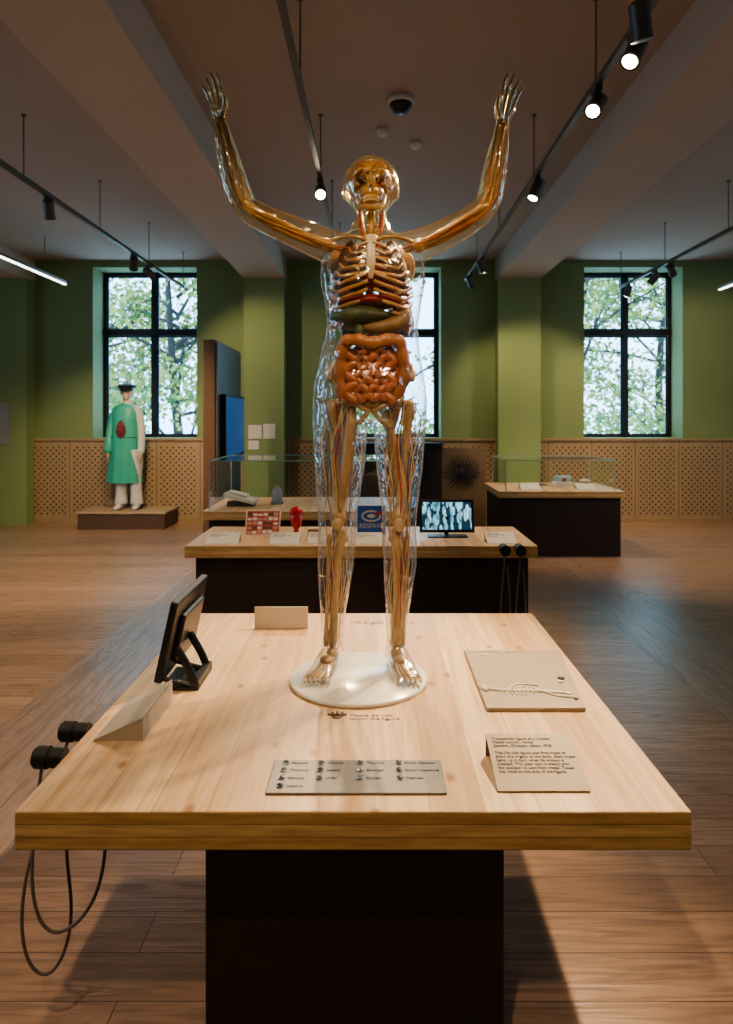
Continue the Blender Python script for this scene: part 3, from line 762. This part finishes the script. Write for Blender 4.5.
for sg in (-1, 1):
    c = 371
    cr = [fp(c+sg*8, 372, .08), fp(c+sg*20, 362, .07), fp(c+sg*34, 362, .03), fp(c+sg*41, 370, -.02), fp(c+sg*40, 380, -.055)]
    mb.tube(cr, .010, 10, n=4)
    low = [fp(c+sg*8, 390, .075), fp(c+sg*15, 390, .06), fp(c+sg*24, 395, .03), fp(c+sg*28, 397, .0), fp(c+sg*30, 397, -.02)]
    vs = []; fs = []; K = 6
    C1, _ = catmull(cr, [(0, 0)]*5, 4); C2, _ = catmull(low, [(0, 0)]*5, 4)
    for i in range(len(C1)):
        for j in range(K): vs.append(C1[i].lerp(C2[i], j/(K-1)) + V((0, .012*math.sin(j/(K-1)*math.pi), 0)))
    for i in range(len(C1)-1):
        for j in range(K-1): a = i*K+j; fs.append((a, a+1, a+K+1, a+K))
    mb.add(vs, fs, 0)
    mb.tube([fp(c+sg*30, 397, -.01), fp(c+sg*16, 404, -.05), fp(c+sg*3, 410, -.06)], [.013, .009, .012], 10, n=3)
    mb.tube([fp(c+sg*3, 412, -.06), fp(c+sg*12, 423, -.02), fp(c+sg*22, 425, .02), fp(c+sg*27, 405, .02)], [.009, .008, .012, .013], 10, n=3)
mb.tube([fp(371, 368, .075), fp(371, 390, .085), fp(371, 402, .07)], [(.04, .015), (.028, .012), (.008, .008)], 12, ref=(1, 0, 0), n=3)
for i in range(24):
    f = i/23; v = 222+f*146; yy = .035+.035*math.sin(f*math.pi*1.0) ; r = .012+.011*f
    mb.ell(fp(371, v, yy), (r*1.25, r, .009+.003*f), seg=12, rings=8)
    mb.tube([fp(371, v, yy), fp(371, v+3, yy+.03)], [.006, .004], 6)
    mb.tube([fp(371, v, yy) + V((-r*2, .01, 0)), fp(371, v, yy) + V((r*2, .01, 0))], .004, 6)
for sg in (-1, 1):
    mb.tube([fp(371+sg*5, 244, -.055), fp(371+sg*16, 241, -.055), fp(371+sg*32, 240, -.02), fp(371+sg*40, 242, 0)], [.009, .006, .006, .009], 10, n=3)
    mb.ell(fp(371+sg*33, 262, .075), (.045, .006, .06), M=Matrix.Rotation(sg*.3, 3, 'Z'), seg=16)
def armbones(A, sg):
    pts = [fp(u, v, y) for u, v, r, y in A]
    sh_, el, wr = pts[1], pts[5], pts[10]
    mb.ell(sh_, (.024, .024, .024)); bone(sh_, el, .009, .020, .019)
    q = V((.011, 0, .0))
    bone(el + q, wr + q*.9, .005, .010, .009); bone(el - q, wr - q*.9, .005, .011, .008)
armbones(armL, -1); armbones(armR, 1)
hand_bones(mb, *HL, s=.95); hand_bones(mb, *HR, s=.98)
mb.ell(fp(371, 182, .012), (.069, .085, .070), fn=headfn, seg=28, rings=18, mat=0)
mb.ell(fp(371, 197, -.036), (.042, .040, .034)); mb.tube([fp(358, 198, -.01), fp(360, 209, -.038), fp(365, 213, -.062), fp(371, 214, -.070), fp(377, 213, -.062), fp(382, 209, -.038), fp(384, 198, -.01)], [.008, .009, .010, .011, .010, .009, .008], 10, n=4)
for sg in (-1, 1):
    mb.tube([fp(371+sg*13, 191, -.062), fp(371+sg*18, 192, -.035), fp(371+sg*20, 192, -.005)], [.007, .005, .005], 8, n=3)
    mb.tube([fp(371+sg*3, 179, -.078), fp(371+sg*9, 177, -.074), fp(371+sg*15, 181, -.058)], [.006, .006, .005], 8, n=3)
for u in (362, 380): mb.ell(fp(u, 186, -.064), (.0165, .014, .0135), mat=1)
mb.ell(fp(371, 194.5, -.074), (.008, .008, .012), mat=1)
mb.obj('skeleton', [M_bone, M_eye], fig)
mb = MB()
for row in (203.2, 206.4):
    for k in range(9):
        u = 363.8+k*1.8; y = -.079+.0018*(k-4)**2*.7
        mb.box(*(lambda c: (c.x-.0023, c.x+.0023, c.y-.003, c.y+.003, c.z-.0042, c.z+.0042))(fp(u, row, y)))
mb.tube([fp(371, 243, -.085), fp(371, 252, -.10), fp(371, 268, -.108), fp(371, 284, -.105)], [(.022, .008), (.014, .006), (.015, .006), (.008, .004)], 12, ref=(1, 0, 0), n=3)
for sg in (-1, 1):
    for v in (250, 257, 264, 271, 278): mb.tube([fp(371+sg*3, v, -.104), fp(371+sg*9, v+1.5, -.098), fp(371+sg*14, v+3, -.088)], [.004, .0036, .0034], 8, n=2)
mb.obj('sternum_and_teeth', [M_pale], fig)
mb = MB()
for i in range(11):
    f = i/10; z0 = 236+f*78
    a = .060+.075*math.sin(min(1, f*1.5+.12)*math.pi/2); b_ = .078+.02*math.sin(f*3.0)
    end = 1.0 if i < 7 else 1.0-.09*(i-6)
    for sg in (-1, 1):
        pts = []; rr = []
        for k in range(11):
            th = math.pi*end*k/10
            x = a*math.sin(th)*sg
            y = b_*math.cos(th)-.008
            v = z0 + 18*math.sin(th*.55) + (4 if th > 2 else 0) - (10*max(0, th-2.2) if i > 3 else 3*max(0, th-2.2))
            p = fp(371, v, y); p.x += x
            if k == 10 and i < 7: p.x = (371-374)/S + sg*.012
            pts.append(p); rr.append((.0062, .0040))
        mb.tube(pts, rr, 8, ref=(0, 0, 1), n=2)
mb.obj('rib_cage', [M_rib], fig)

# ---- organs
mb = MB()
for sg in (-1, 1):
    mb.ell(fp(371+sg*20, 272, .005), (.056, .064, .105), fn=lambda v: V((v.x*(1-.35*max(0, v.z)), v.y*(1-.25*max(0, v.z)), v.z)), seg=24, rings=16)
mb.obj('lungs', [M_lung], fig)
mb = MB(); mb.ell(fp(376, 280, -.055), (.034, .028, .044), M=Matrix.Rotation(.5, 3, 'Y'))
mb.tube([fp(374, 268, -.055), fp(370, 255, -.06), fp(362, 252, -.05), fp(360, 262, -.02), fp(368, 290, .03), fp(370, 360, .035)], [.014, .012, .011, .010, .009, .009], 12, n=4)
for a_ in (-1, 1): mb.tube([fp(371+a_*4, 256, -.05), fp(371+a_*8, 244, -.03), fp(371+a_*10, 225, -.03), fp(371+a_*11, 212, -.03)], [.006, .005, .005, .004], 8, n=3)
mb.obj('heart_and_aorta', [M_heart], fig)
mb = MB(); mb.ell(fp(371, 303, -.01), (.115, .083, .024)); mb.obj('diaphragm', [M_art], fig)
mb = MB(); mb.ell(fp(362, 318, -.02), (.108, .082, .040), fn=lambda v: V((v.x, v.y, v.z*(1-.45*v.x)))); mb.ell(fp(360, 334, -.075), (.016, .016, .024))
mb.obj('liver', [M_liver], fig)
mb = MB(); mb.tube([fp(398, 305, -.02), fp(402, 318, -.045), fp(394, 327, -.065), fp(376, 331, -.070), fp(364, 330, -.06)], [.022, .030, .027, .020, .013], 16, n=4); mb.ell(fp(408, 322, .02), (.022, .04, .035))
mb.obj('stomach', [M_liver2], fig)
mb = MB()
cp = [fp(344, 398, -.05), fp(341, 380, -.055), fp(342, 360, -.06), fp(346, 345, -.07), fp(358, 343, -.088), fp(371, 346, -.095), fp(386, 343, -.088), fp(398, 344, -.07), fp(402, 360, -.06), fp(402, 380, -.055), fp(396, 394, -.045), fp(382, 400, -.03), fp(374, 405, 0)]
C, _ = catmull(cp, [(0, 0)]*len(cp), 8)
mb.tube(C, [(.0175+.0045*abs(math.sin(i*.42))) for i in range(len(C))], 14)
mb.obj('large_intestine', [M_colon], fig)
mb = MB(); pts = []
rows = 7
for r_ in range(rows):
    v = 353+r_*7.4; us = [348+k*(46/9) for k in range(10)]
    if r_ % 2: us = us[::-1]
    for k, u in enumerate(us): pts.append(fp(u, v+(2.4 if k % 2 else -2.4), -.090+.0009*(u-371)**2/8+.010*R.random()))
mb.tube(pts, [.0120+.0015*math.sin(i*2.3) for i in range(len(pts))], 12, n=5)
pts = []
for r_ in range(5):
    v = 358+r_*10; us = [347+k*9 for k in range(6)]
    if r_ % 2: us = us[::-1]
    for k, u in enumerate(us): pts.append(fp(u, v+(3 if k % 2 else -3), -.06))
mb.tube(pts, .016, 10, n=4)
mb.obj('small_intestine', [M_int], fig)
mb = MB(); mb.ell(fp(371, 404, -.055), (.030, .026, .022)); mb.obj('bladder', [M_liver2], fig)

def strands(path, count, rfun, rr, mat_name, mat, seed, spread=.62, freq=5):
    rn = random.Random(seed); mb = MB()
    for s_ in range(count):
        ph = rn.uniform(0, 2*math.pi); tw = rn.uniform(-1.3, 1.3); am = rn.uniform(.35, 1)*spread
        pts = []
        for i, (p, ra, rb) in enumerate(path):
            a = ph + tw*i/len(path) + .35*math.sin(i*1.3+ph*3)
            k = am*(1+.2*math.sin(i*2.1+ph*5))
            pts.append(p + V((ra*math.cos(a)*k, rb*math.sin(a)*k, 0)))
        r0 = rn.uniform(*rr)
        mb.tube(pts, [r0*rfun(i/len(pts)) for i in range(len(pts))], 7, n=3)
    mb.obj(mat_name, [mat], fig)
pl = lambda L, a=0, b=99: [(fp((q[0]+q[1])/2, q[2], q[4]), (q[1]-q[0])/2/S, q[3]) for q in L][a:b]
pa = lambda A: [(fp(u, v, y), r, r) for u, v, r, y in A]
taper = lambda f: 1-.5*f
strands(pl(legL), 14, taper, (.0009, .0024), 'leg_nerves', M_nerve, 1, .8)
strands(pl(legR), 14, taper, (.0009, .0024), 'leg_nerves', M_nerve, 2, .8)
strands(pl(legL), 3, taper, (.0015, .003), 'leg_arteries', M_art, 3, .5)
strands(pl(legR), 4, taper, (.002, .0038), 'leg_arteries', M_art, 4, .5)
strands(pl(legL), 3, taper, (.0012, .002), 'leg_veins', M_vein, 5, .65)
strands(pl(legR), 3, taper, (.0012, .002), 'leg_veins', M_vein, 6, .65)
strands(pa(armL), 13, taper, (.0009, .0022), 'arm_nerves', M_nerve, 7, .8)
strands(pa(armR), 13, taper, (.0009, .0022), 'arm_nerves', M_nerve, 8, .8)
strands(pa(armL), 4, taper, (.0013, .0022), 'arm_arteries', M_art, 9, .7)
strands(pa(armR), 4, taper, (.0013, .0022), 'arm_arteries', M_art, 10, .7)
mb = MB()
mb.tube([fp(352, 410, -.02), fp(350, 440, -.03), fp(346, 470, -.03), fp(342, 500, -.02), fp(340, 512, -.01)], [(.016,.02), (.021, .03), (.018, .03), (.011, .02), (.006, .01)], 14, ref=(1, 0, 0), n=4)
mb.tube([fp(388, 412, .03), fp(392, 440, .03), fp(396, 470, .03), fp(398, 500, .02)], [(.010,.02), (.015, .03), (.012, .025), (.006, .01)], 14, ref=(1, 0, 0), n=4)
for A, sg in ((armL, -1), (armR, 1)):
    p = [fp(u, v, y) for u, v, r, y in A]; o = V((0, .012, -.010)); o2 = V((sg*.010, .01, 0))
    mb.tube([p[1]+o, p[2]+o, p[3]+o, p[4]+o], [.008, .014, .013, .006], 12, n=3)
    mb.tube([p[5]+o2, p[6]+o2, p[7]+o2, p[8]+o2, p[9]+o2*.4], [.006, .012, .011, .007, .004], 12, n=3)
for sg in (-1, 1): mb.tube([fp(371+sg*11, 212, .01), fp(371+sg*10, 226, -.01), fp(371+sg*5, 241, -.04)], [.010, .011, .007], 10, n=3)
mb.tube([fp(371, 216, -.02), fp(371, 236, -.03)], [.014, .013], 12)
mb.obj('muscles', [M_muscle], fig)
mb = MB()
rn = random.Random(4)
for i in range(34):
    th = rn.uniform(0, 2*math.pi); pts = []
    for k in range(6):
        f = k/5; ph = .25+f*1.6; t2 = th + .3*math.sin(k*2+i)
        c = fp(371, 186, .01)
        pts.append(c + V((.080*math.sin(ph)*math.cos(t2), .093*math.sin(ph)*math.sin(t2), .083*math.cos(ph))))
    mb.tube(pts, .0013, 6, n=3, mat=0 if i % 3 else 1)
mb.obj('head_vessels', [M_nerve, M_art], fig)

# ------------------------------------------------------------------ costume mannequin
mb = MB(); mb.box(-4.22, -2.98, 9.72, 10.32, 0, .22, 0); mb.box(-4.24, -2.96, 9.70, 10.32, .22, .25, 1)
mb.obj('display_plinth', [pmat('plinth_brown', (.10, .058, .038), .5), pmat('plinth_top', (.42, .31, .2), .5)], bevel=.004)
man = group('costumed_mannequin', (-3.6, 10.0, .25))
SG = 68.3; ZP = .252
M_teal = pmat('teal_gown', (.06, .38, .27), .4, var=.15, scale=10, bump=.3)
M_wht = pmat('white_cotton', (.60, .58, .53), .8, var=.06, scale=14, bump=.4)
M_skin = pmat('mannequin_skin', (.62, .45, .34), .5)
xc = (127-374)/SG
mb = MB()
for sg in (-1, 1):
    x = xc+.03+sg*.10
    mb.tube([(x-sg*.02, 10, 1.12), (x, 10, .95), (x, 9.99, .72), (x+sg*.01, 10, .50), (x+sg*.015, 10, .36), (x+sg*.015, 10, .33)], [(.11,.12), (.105,.11), (.085,.09), (.08,.085), (.092,.09), (.088, .085)], 20, ref=(1,0,0), n=4, rnd=False)
mb.tube([(xc, 10, 1.02), (xc, 10, 1.25)], [(.17, .12), (.15, .11)], 20, ref=(1,0,0))
mb.obj('trousers', [M_wht], man)
mb = MB()
for sg in (-1, 1):
    x = xc+.03+sg*.12
    mb.tube([(x, 10.06, ZP+.047), (x, 10.0, ZP+.052), (x+sg*.01, 9.90, ZP+.037), (x+sg*.015, 9.84, ZP+.03)], [(.035,.04), (.042,.05), (.045,.035), (.035,.025)], 14, ref=(1,0,0), n=3)
mb.obj('shoes', [pmat('white_shoe', (.6, .58, .55), .5)], man)
mb = MB()
secs = [(1.80, .06, .055), (1.775, .11, .08), (1.74, .17, .105), (1.66, .195, .13), (1.5, .20, .135), (1.3, .205, .14), (1.1, .215, .15), (.9, .235, .16), (.7, .25, .17), (.645, .255, .172)]
seg = 56; vs = []; fs = []
for i, (z, a, b_) in enumerate(secs):
    fd = max(0, (1.5-z))*.035
    for k in range(seg):
        an = 2*math.pi*k/seg; w = 1+fd*math.sin(an*9+z*1.2)*1.7
        vs.append((xc-.02+a*w*math.cos(an)-.012*(1.8-z), 10+b_*w*math.sin(an), z))
for i in range(len(secs)-1):
    for k in range(seg):
        a = i*seg+k; b_ = i*seg+(k+1) % seg; fs.append((a, a+seg, b_+seg, b_))
mb.add(vs, fs, 0)
mb.tube([(xc-.20, 9.90, 1.33), (xc, 9.86, 1.30), (xc+.17, 9.90, 1.33)], [.008, .008, .008], 8, n=4)
mb.tube([(xc-.14, 10, 1.71), (xc-.20, 10.0, 1.58), (xc-.23, 9.97, 1.40), (xc-.24, 9.93, 1.22), (xc-.24, 9.91, 1.12)], [.068, .066, .06, .058, .058], 16, n=4)
mb.obj('surgical_gown', [M_teal], man)
mb = MB()
mb.tube([(xc+.14, 10, 1.71), (xc+.185, 10.0, 1.60), (xc+.215, 9.99, 1.40), (xc+.225, 9.96, 1.22), (xc+.23, 9.93, 1.10)], [.066, .060, .054, .052, .050], 16, n=4)
mb.tube([(xc+.10, 10.05, 1.70), (xc+.13, 10.06, 1.4), (xc+.13, 10.07, 1.2), (xc+.13, 10.07, 1.1)], [(.09,.08), (.085,.08), (.08, .08), (.075, .07)], 16, ref=(1,0,0), n=4)
mb.tube([(xc, 10, 1.76), (xc, 10, 1.80), (xc, 9.99, 1.835)], [(.075,.07), (.066,.062), (.06,.058)], 20, ref=(1,0,0), n=2, rnd=False)
mb.obj('white_coat', [M_wht], man)
mb = MB()
hand(mb, (xc+.232, 9.925, 1.09), (0, -.12, -1), (-.3, -1, 0), (-1, .2, 0), s=1.0)
hand(mb, (xc-.24, 9.90, 1.10), (0, -.12, -1), (.3, -1, 0), (1, .2, 0), s=1.0)
mb.tube([(xc, 10.0, 1.76), (xc, 9.995, 1.88)], [.05, .048], 16)
mb.ell((xc, 9.98, 1.955), (.076, .095, .115), fn=headfn, seg=24, rings=16)
mb.ell((xc, 9.94, 1.90), (.052, .05, .055))
mb.tube([(xc, 9.885, 1.965), (xc, 9.868, 1.94)], [.009, .013], 8); mb.ell((xc, 9.888, 1.905), (.024, .01, .008))
for sg in (-1, 1): mb.ell((xc+sg*.078, 9.99, 1.95), (.010, .02, .03))
ob = mb.obj('head_and_hands', [M_skin], man); remesh(ob, .006, 4)
mb = MB()
for sg in (-1, 1): mb.ell((xc+sg*.03, 9.893, 1.965), (.013, .006, .006)); mb.ell((xc+sg*.03, 9.89, 1.985), (.018, .006, .003))
mb.obj('eyes', [M_eye], man)
mb = MB()
mb.ell((xc, 10.0, 2.045), (.135, .14, .045)); mb.tube([(xc, 9.99, 1.985), (xc, 9.99, 2.04)], [(.088,.108)]*2, 24, ref=(1,0,0), rnd=False)
mb.ell((xc, 9.89, 1.995), (.08, .07, .012), M=Matrix.Rotation(.25, 3, 'X'))
mb.obj('cap', [pmat('navy_cap', (.010, .012, .022), .5)], man)
mb = MB()
def gy(x, z):
    for i in range(len(secs)-1):
        if secs[i][0] >= z >= secs[i+1][0]:
            f = (secs[i][0]-z)/(secs[i][0]-secs[i+1][0]); a = secs[i][1]+(secs[i+1][1]-secs[i][1])*f; b_ = secs[i][2]+(secs[i+1][2]-secs[i][2])*f
            return 10-b_*math.sqrt(max(.05, 1-(x/a)**2))-.006
def patch(cx, cz, rx, rz, mat, lift):
    vs = [(xc-.01+cx, gy(cx, cz)-lift, cz)]; n = 20
    for k in range(n):
        a = 2*math.pi*k/n; x = cx+rx*math.cos(a)*(1-.25*math.sin(a)); z = cz+rz*math.sin(a); vs.append((xc-.01+x, gy(x, z)-lift, z))
    mb.add(vs, [(0, 1+k, 1+(k+1) % n) for k in range(n)], mat)
patch(-.03, 1.42, .075, .13, 0, .004); patch(-.03, 1.46, .05, .06, 1, .008)
patch(-.055, 1.45, .016, .016, 2, .012); patch(-.005, 1.45, .016, .016, 2, .012); patch(-.03, 1.36, .03, .025, 2, .012)
mb.obj('gown_motif', [pmat('motif_brown', (.13, .03, .025), .6), pmat('motif_red', (.26, .05, .04), .6), pmat('motif_dark', (.08, .02, .02), .6)], man)

# ------------------------------------------------------------------ tall display panel with screen
g = group('media_wall_panel', (-1.8, 8.2, 0))
mb = MB(); mb.box(-1.90, -1.77, 7.6, 8.95, 0, 2.46, 0); mb.obj('veneer_core', [pmat('walnut_veneer', (.17, .09, .05), .5, scale=12)], g, bevel=.003)
mb = MB(); mb.box(-1.77, -1.745, 7.62, 8.95, .0, 2.44, 0); mb.obj('grey_face', [pmat('slate_face', (.13, .145, .14), .45)], g, bevel=.003)
mb = MB(); mb.box(-1.745, -1.68, 7.75, 8.85, 1.12, 1.86, 0); mb.obj('monitor', [M_black], g, bevel=.005)
mb = MB(); mb.box(-1.6795, -1.679, 7.78, 8.82, 1.15, 1.83, 0); mb.obj('monitor_screen', [pmat('blue_screen', (.0, .02, .08), .2, emis=(.012, .08, .25), es=.7)], g)
mb = MB(); M = Matrix.Translation((-1.28, 6.55, ZT+.06)) @ Matrix.Rotation(.25, 4, 'Y')
mb.box(-.15, .15, -.12, .12, 0, .035, 0, M); mb.box(-.12, .06, -.08, .08, .035, .06, 0, M); mb.box(-1.40, -1.14, 6.5, 6.6, ZT, ZT+.045, 1)
mb.obj('open_book_exhibit', [M_white, Mk], bevel=.004)
mb = MB(); mb.lathe((-.95, 6.7, ZT), [(.06,0),(.065,.01),(.05,.03),(.055,.10),(.04,.14),(.02,.15),(.02,.17),(.001,.17)], 24); mb.obj('ceramic_jar', [pmat('glazed_grey', (.3, .32, .34), .3)])
wedge_label('exhibit_label', 1.72, 1.95, 7.98, 8.10, ZT, ZT+.07, M_white); wedge_label('exhibit_label', 2.38, 2.60, 7.98, 8.10, ZT, ZT+.06, M_white)
mb = MB(); mb.box(2.2, 2.42, 8.3, 8.45, ZT, ZT+.06, 0); mb.box(2.22, 2.40, 8.31, 8.44, ZT+.06, ZT+.13, 1); mb.cyl((2.31, 8.30, ZT+.09), (2.31, 8.26, ZT+.09), .02, 16, 2)
mb.obj('medical_instrument', [M_white, pmat('pale_blue_plastic', (.3, .5, .6), .3), Mr], bevel=.005)
mb = MB()
mb.tube([(1.85, 8.35, ZT+.022), (1.95, 8.3, ZT+.03), (2.05, 8.36, ZT+.025), (2.12, 8.30, ZT+.02)], [.018, .022, .016, .008], 12, n=4); mb.obj('surgical_tool', [M_steel])
mb = MB(); mb.box(2.5, 2.7, 8.35, 8.5, ZT, ZT+.03); mb.ell((2.6, 8.42, ZT+.06), (.07, .05, .03)); mb.obj('anatomical_cast', [M_bone_r], bevel=.003)
mb = MB(); mb.box(-.28, .92, 9.25, 9.35, 0, 1.22, 0); mb.box(-.30, .94, 9.22, 9.38, 1.22, 1.25, 0); mb.box(-.30, 1.54, 9.1, 9.5, 0, .04, 0)
mb.box(.92, 1.52, 9.27, 9.33, 0, 1.18, 1)
rn = random.Random(11); cc = V((1.20, 9.262, .85))
for i in range(26):
    a = 2*math.pi*i/26; d = V((math.cos(a), 0, math.sin(a))); mb.cyl(cc+d*.06, cc+d*rn.uniform(.22, .27), .012, 6, 2, r1=.004)
mb.ell(cc, (.06, .012, .06), mat=2)
mb.obj('dark_exhibit_board', [pmat('charcoal_board', (.03, .028, .03), .5), pmat('brown_board', (.17, .115, .07), .5), pmat('board_relief', (.02, .02, .022), .5)])

# ------------------------------------------------------------------ ceiling tracks and lamps
RZ = 3.48
for x, y0, y1 in ((-2.76, -1, 9.9), (-.42, -1, 9.0), (1.26, -1, 9.4), (3.57, -1, 9.9)):
    g = group('lighting_track', (x, 5, RZ)); mb = MB(); mb.box(x-.017, x+.017, y0, y1, RZ-.017, RZ+.017); mb.obj('rail', [M_rail], g)
    mb = MB(); y = y0+.38
    while y < y1: mb.cyl((x, y, RZ), (x, y, 3.98), .005, 8); mb.cyl((x, y, 3.97), (x, y, 3.98), .02, 12); y += 1.5
    mb.obj('hangers', [M_rail], g)
for x, y0, y1 in ((-4.34, 4.2, 9.6), (5.06, 9.3, 10.0)):
    g = group('linear_light', (x, y1, RZ)); mb = MB(); mb.box(x-.02, x+.02, y0, y1, RZ-.01, RZ+.03); mb.obj('housing', [M_rail], g)
    mb = MB(); mb.box(x-.018, x+.018, max(y0, y1-2.6), y1, RZ-.022, RZ-.01); mb.obj('diffuser', [M_lampdim], g)
    mb = MB(); y = y0+.3
    while y < y1: mb.cyl((x, y, RZ+.02), (x, y, 3.98), .005, 8); y += 1.5
    mb.obj('hangers', [M_rail], g)

WARM = (1, .76, .50)
def spot(x, y, tgt, power, cone=60, col=WARM, on=True, blend=.6):
    g = group('track_spotlight', (x, y, RZ-.1)); p = V((x, y, RZ-.115)); d = (V(tgt)-p).normalized()
    mb = MB(); mb.box(x-.02, x+.02, y-.05, y+.05, RZ-.045, RZ-.017); mb.cyl((x, y, RZ-.045), (x, y, RZ-.09), .008, 10)
    mb.cyl(p-d*.07, p+d*.07, .046, 24); mb.cyl(p-d*.085, p-d*.07, .03, 24, r1=.046); mb.cyl(p+d*.07, p+d*.078, .050, 24)
    mb.obj('housing', [M_can], g)
    mb = MB(); mb.cyl(p+d*.0782, p+d*.0795, .036, 20); mb.obj('lens', [M_lamp if on else M_can], g)
    if on:
        L = bpy.data.lights.new('spot_bulb', 'SPOT'); L.energy = power; L.spot_size = math.radians(cone); L.spot_blend = blend
        L.color = col; L.shadow_soft_size = .045
        lo = lk(bpy.data.objects.new('spot_bulb', L)); lo.location = p+d*.09
        lo.rotation_euler = d.to_track_quat('-Z', 'Y').to_euler(); par(lo, g)

spot(1.26, 3.30, (-.10, 2.15, .9), 400, 55)
spot(1.26, 3.87, (0, 2.25, 1.5), 330, 50)
spot(1.26, 5.30, (.1, 4.9, .75), 200, 70)
spot(1.26, 8.0, (2.2, 8.6, .75), 220, 75)
spot(1.26, 8.9, (2.15, 10.1, 1.6), 90, 80)
spot(1.19, 3.05, (2, 4, 0), 0, on=False)
spot(-.42, 5.36, (-.2, 2.4, 1.5), 300, 50)
spot(-.42, .6, (0, 2.25, 1.9), 110, 36)
spot(1.26, .4, (.0, 2.25, 1.7), 130, 36)
spot(-.42, -.4, (-.05, 1.47, .8), 150, 50)  # added fill for the table's front edge, lamp out of view
spot(-2.76, 1.6, (-1.6, 2.2, 0), 90, 90)  # added unseen spot, brightens the near left floor
spot(1.26, 1.6, (1.9, 2.4, 0), 70, 80)  # added unseen spot, brightens the near right floor
spot(-2.76, 5.8, (-3.4, 8.0, 0), 430, 95)
spot(-2.76, 7.85, (-3.6, 10, 1.2), 190, 60)
spot(-2.76, 8.4, (-1.6, 10.1, 2.0), 130, 80)
spot(-2.76, 3.0, (-2.8, 5.0, 0), 230, 90)  # added out of view as floor fill on the left
spot(3.57, 8.7, (2.3, 10.1, 1.6), 110, 80)
spot(3.57, 8.2, (5.2, 10.4, 1.6), 130, 90)
spot(3.57, 9.6, (3.0, 10.3, 1.0), 40, 80)
spot(3.57, 6.0, (3.8, 8.3, 0), 240, 90)  # added out of view as warm floor fill on the right
spot(-.42, 8.3, (-.6, 6.7, .8), 120, 80)
mb = MB(); mb.lathe((.20, 5.1, 3.865), [(.02,0),(.055,.012),(.075,.045),(.085,.05),(.085,.07)], 28); mb.lathe((.20, 5.1, 3.935), [(.09,0),(.098,.01),(.098,.045)], 28, mat=1)
mb.obj('security_camera_dome', [M_black, M_white])
for x, y in ((.07, 5.66), (.36, 5.93)):
    mb = MB(); mb.lathe((x, y, 3.93), [(.03,0),(.045,.012),(.05,.03),(.055,.05)], 24); mb.obj('smoke_detector', [M_white])

# ------------------------------------------------------------------ outside trees
M_leaf = pmat('autumn_leaf', (.34, .36, .08), .6, var=.5, scale=1.2)
M_leaf2 = pmat('green_leaf', (.11, .20, .06), .6, var=.4, scale=1.2)
M_bark = pmat('bark', (.05, .045, .04), .9, var=.3)
for ti, (tx, ty) in enumerate(((-7.2, 17.5), (-4.6, 16.0), (.3, 17.0), (4.9, 16.5), (7.6, 18.0))):
    rn = random.Random(20+ti); g = group('plane_tree', (tx, ty, -3)); mb = MB(); tips = []
    top = V((tx+rn.uniform(-.4, .4), ty, 5.5))
    mb.tube([(tx, ty, -3), (tx+.1, ty, 0), (tx-.1, ty, 2.5), top], [.16, .13, .10, .05], 10, n=3)
    for i in range(18):
        z = rn.uniform(-.5, 5); b0 = V((tx, ty, z)); d = V((rn.uniform(-1, 1), rn.uniform(-1, 1), rn.uniform(.0, .9))).normalized(); L_ = rn.uniform(1.2, 2.6)
        mid = b0+d*L_*.5+V((0, 0, .1)); e_ = b0+d*L_
        mb.tube([b0, mid, e_], [.05, .03, .012], 7, n=3)
        for j in range(3):
            d2 = (d+V((rn.uniform(-1, 1), rn.uniform(-1, 1), rn.uniform(-.5, .6)))*.8).normalized(); e2 = mid+d2*L_*.55
            mb.tube([mid, mid.lerp(e2, .5)+V((0, 0, .05)), e2], [.02, .014, .006], 6, n=2); tips.append(e2); tips.append(mid.lerp(e2, .6))
        tips.append(e_)
    mb.obj('trunk', [M_bark], g)
    mb = MB()
    for tp in tips:
        for j in range(38):
            c = tp + V((rn.gauss(0, .34), rn.gauss(0, .30), rn.gauss(0, .30))); s_ = rn.uniform(.04, .09)
            M = Euler((rn.uniform(0, 6), rn.uniform(0, 6), rn.uniform(0, 6))).to_matrix()
            mb.add([c+M@V(q)*s_ for q in ((0,-1,0), (.7,-.1,.1), (0,1.1,0), (-.7,-.1,.1))], [(0,1,2,3)], rn.choice([0, 0, 1]), False)
    mb.obj('foliage', [M_leaf, M_leaf2], g)

# ------------------------------------------------------------------ world, camera
w = bpy.data.worlds.new('daylight'); sc.world = w; w.use_nodes = True
t = w.node_tree; t.nodes.clear(); o = t.nodes.new('ShaderNodeOutputWorld'); bg = t.nodes.new('ShaderNodeBackground')
bg.inputs['Color'].default_value = (.38, .67, 1.0, 1); bg.inputs['Strength'].default_value = 6.0
t.links.new(bg.outputs[0], o.inputs[0])

cam = bpy.data.cameras.new('camera'); co = lk(bpy.data.objects.new('camera', cam))
co.location = (0, 0, 1.6); co.rotation_euler = (math.radians(90), 0, 0)
cam.sensor_width = 36; cam.sensor_fit = 'AUTO'; cam.lens = 683/1024*36
cam.shift_y = -(512-417)/1024; cam.shift_x = -(374-366.5)/1024
cam.clip_start = .05
cam.dof.use_dof = True; cam.dof.focus_distance = 2.2; cam.dof.aperture_fstop = 4.5
sc.camera = co
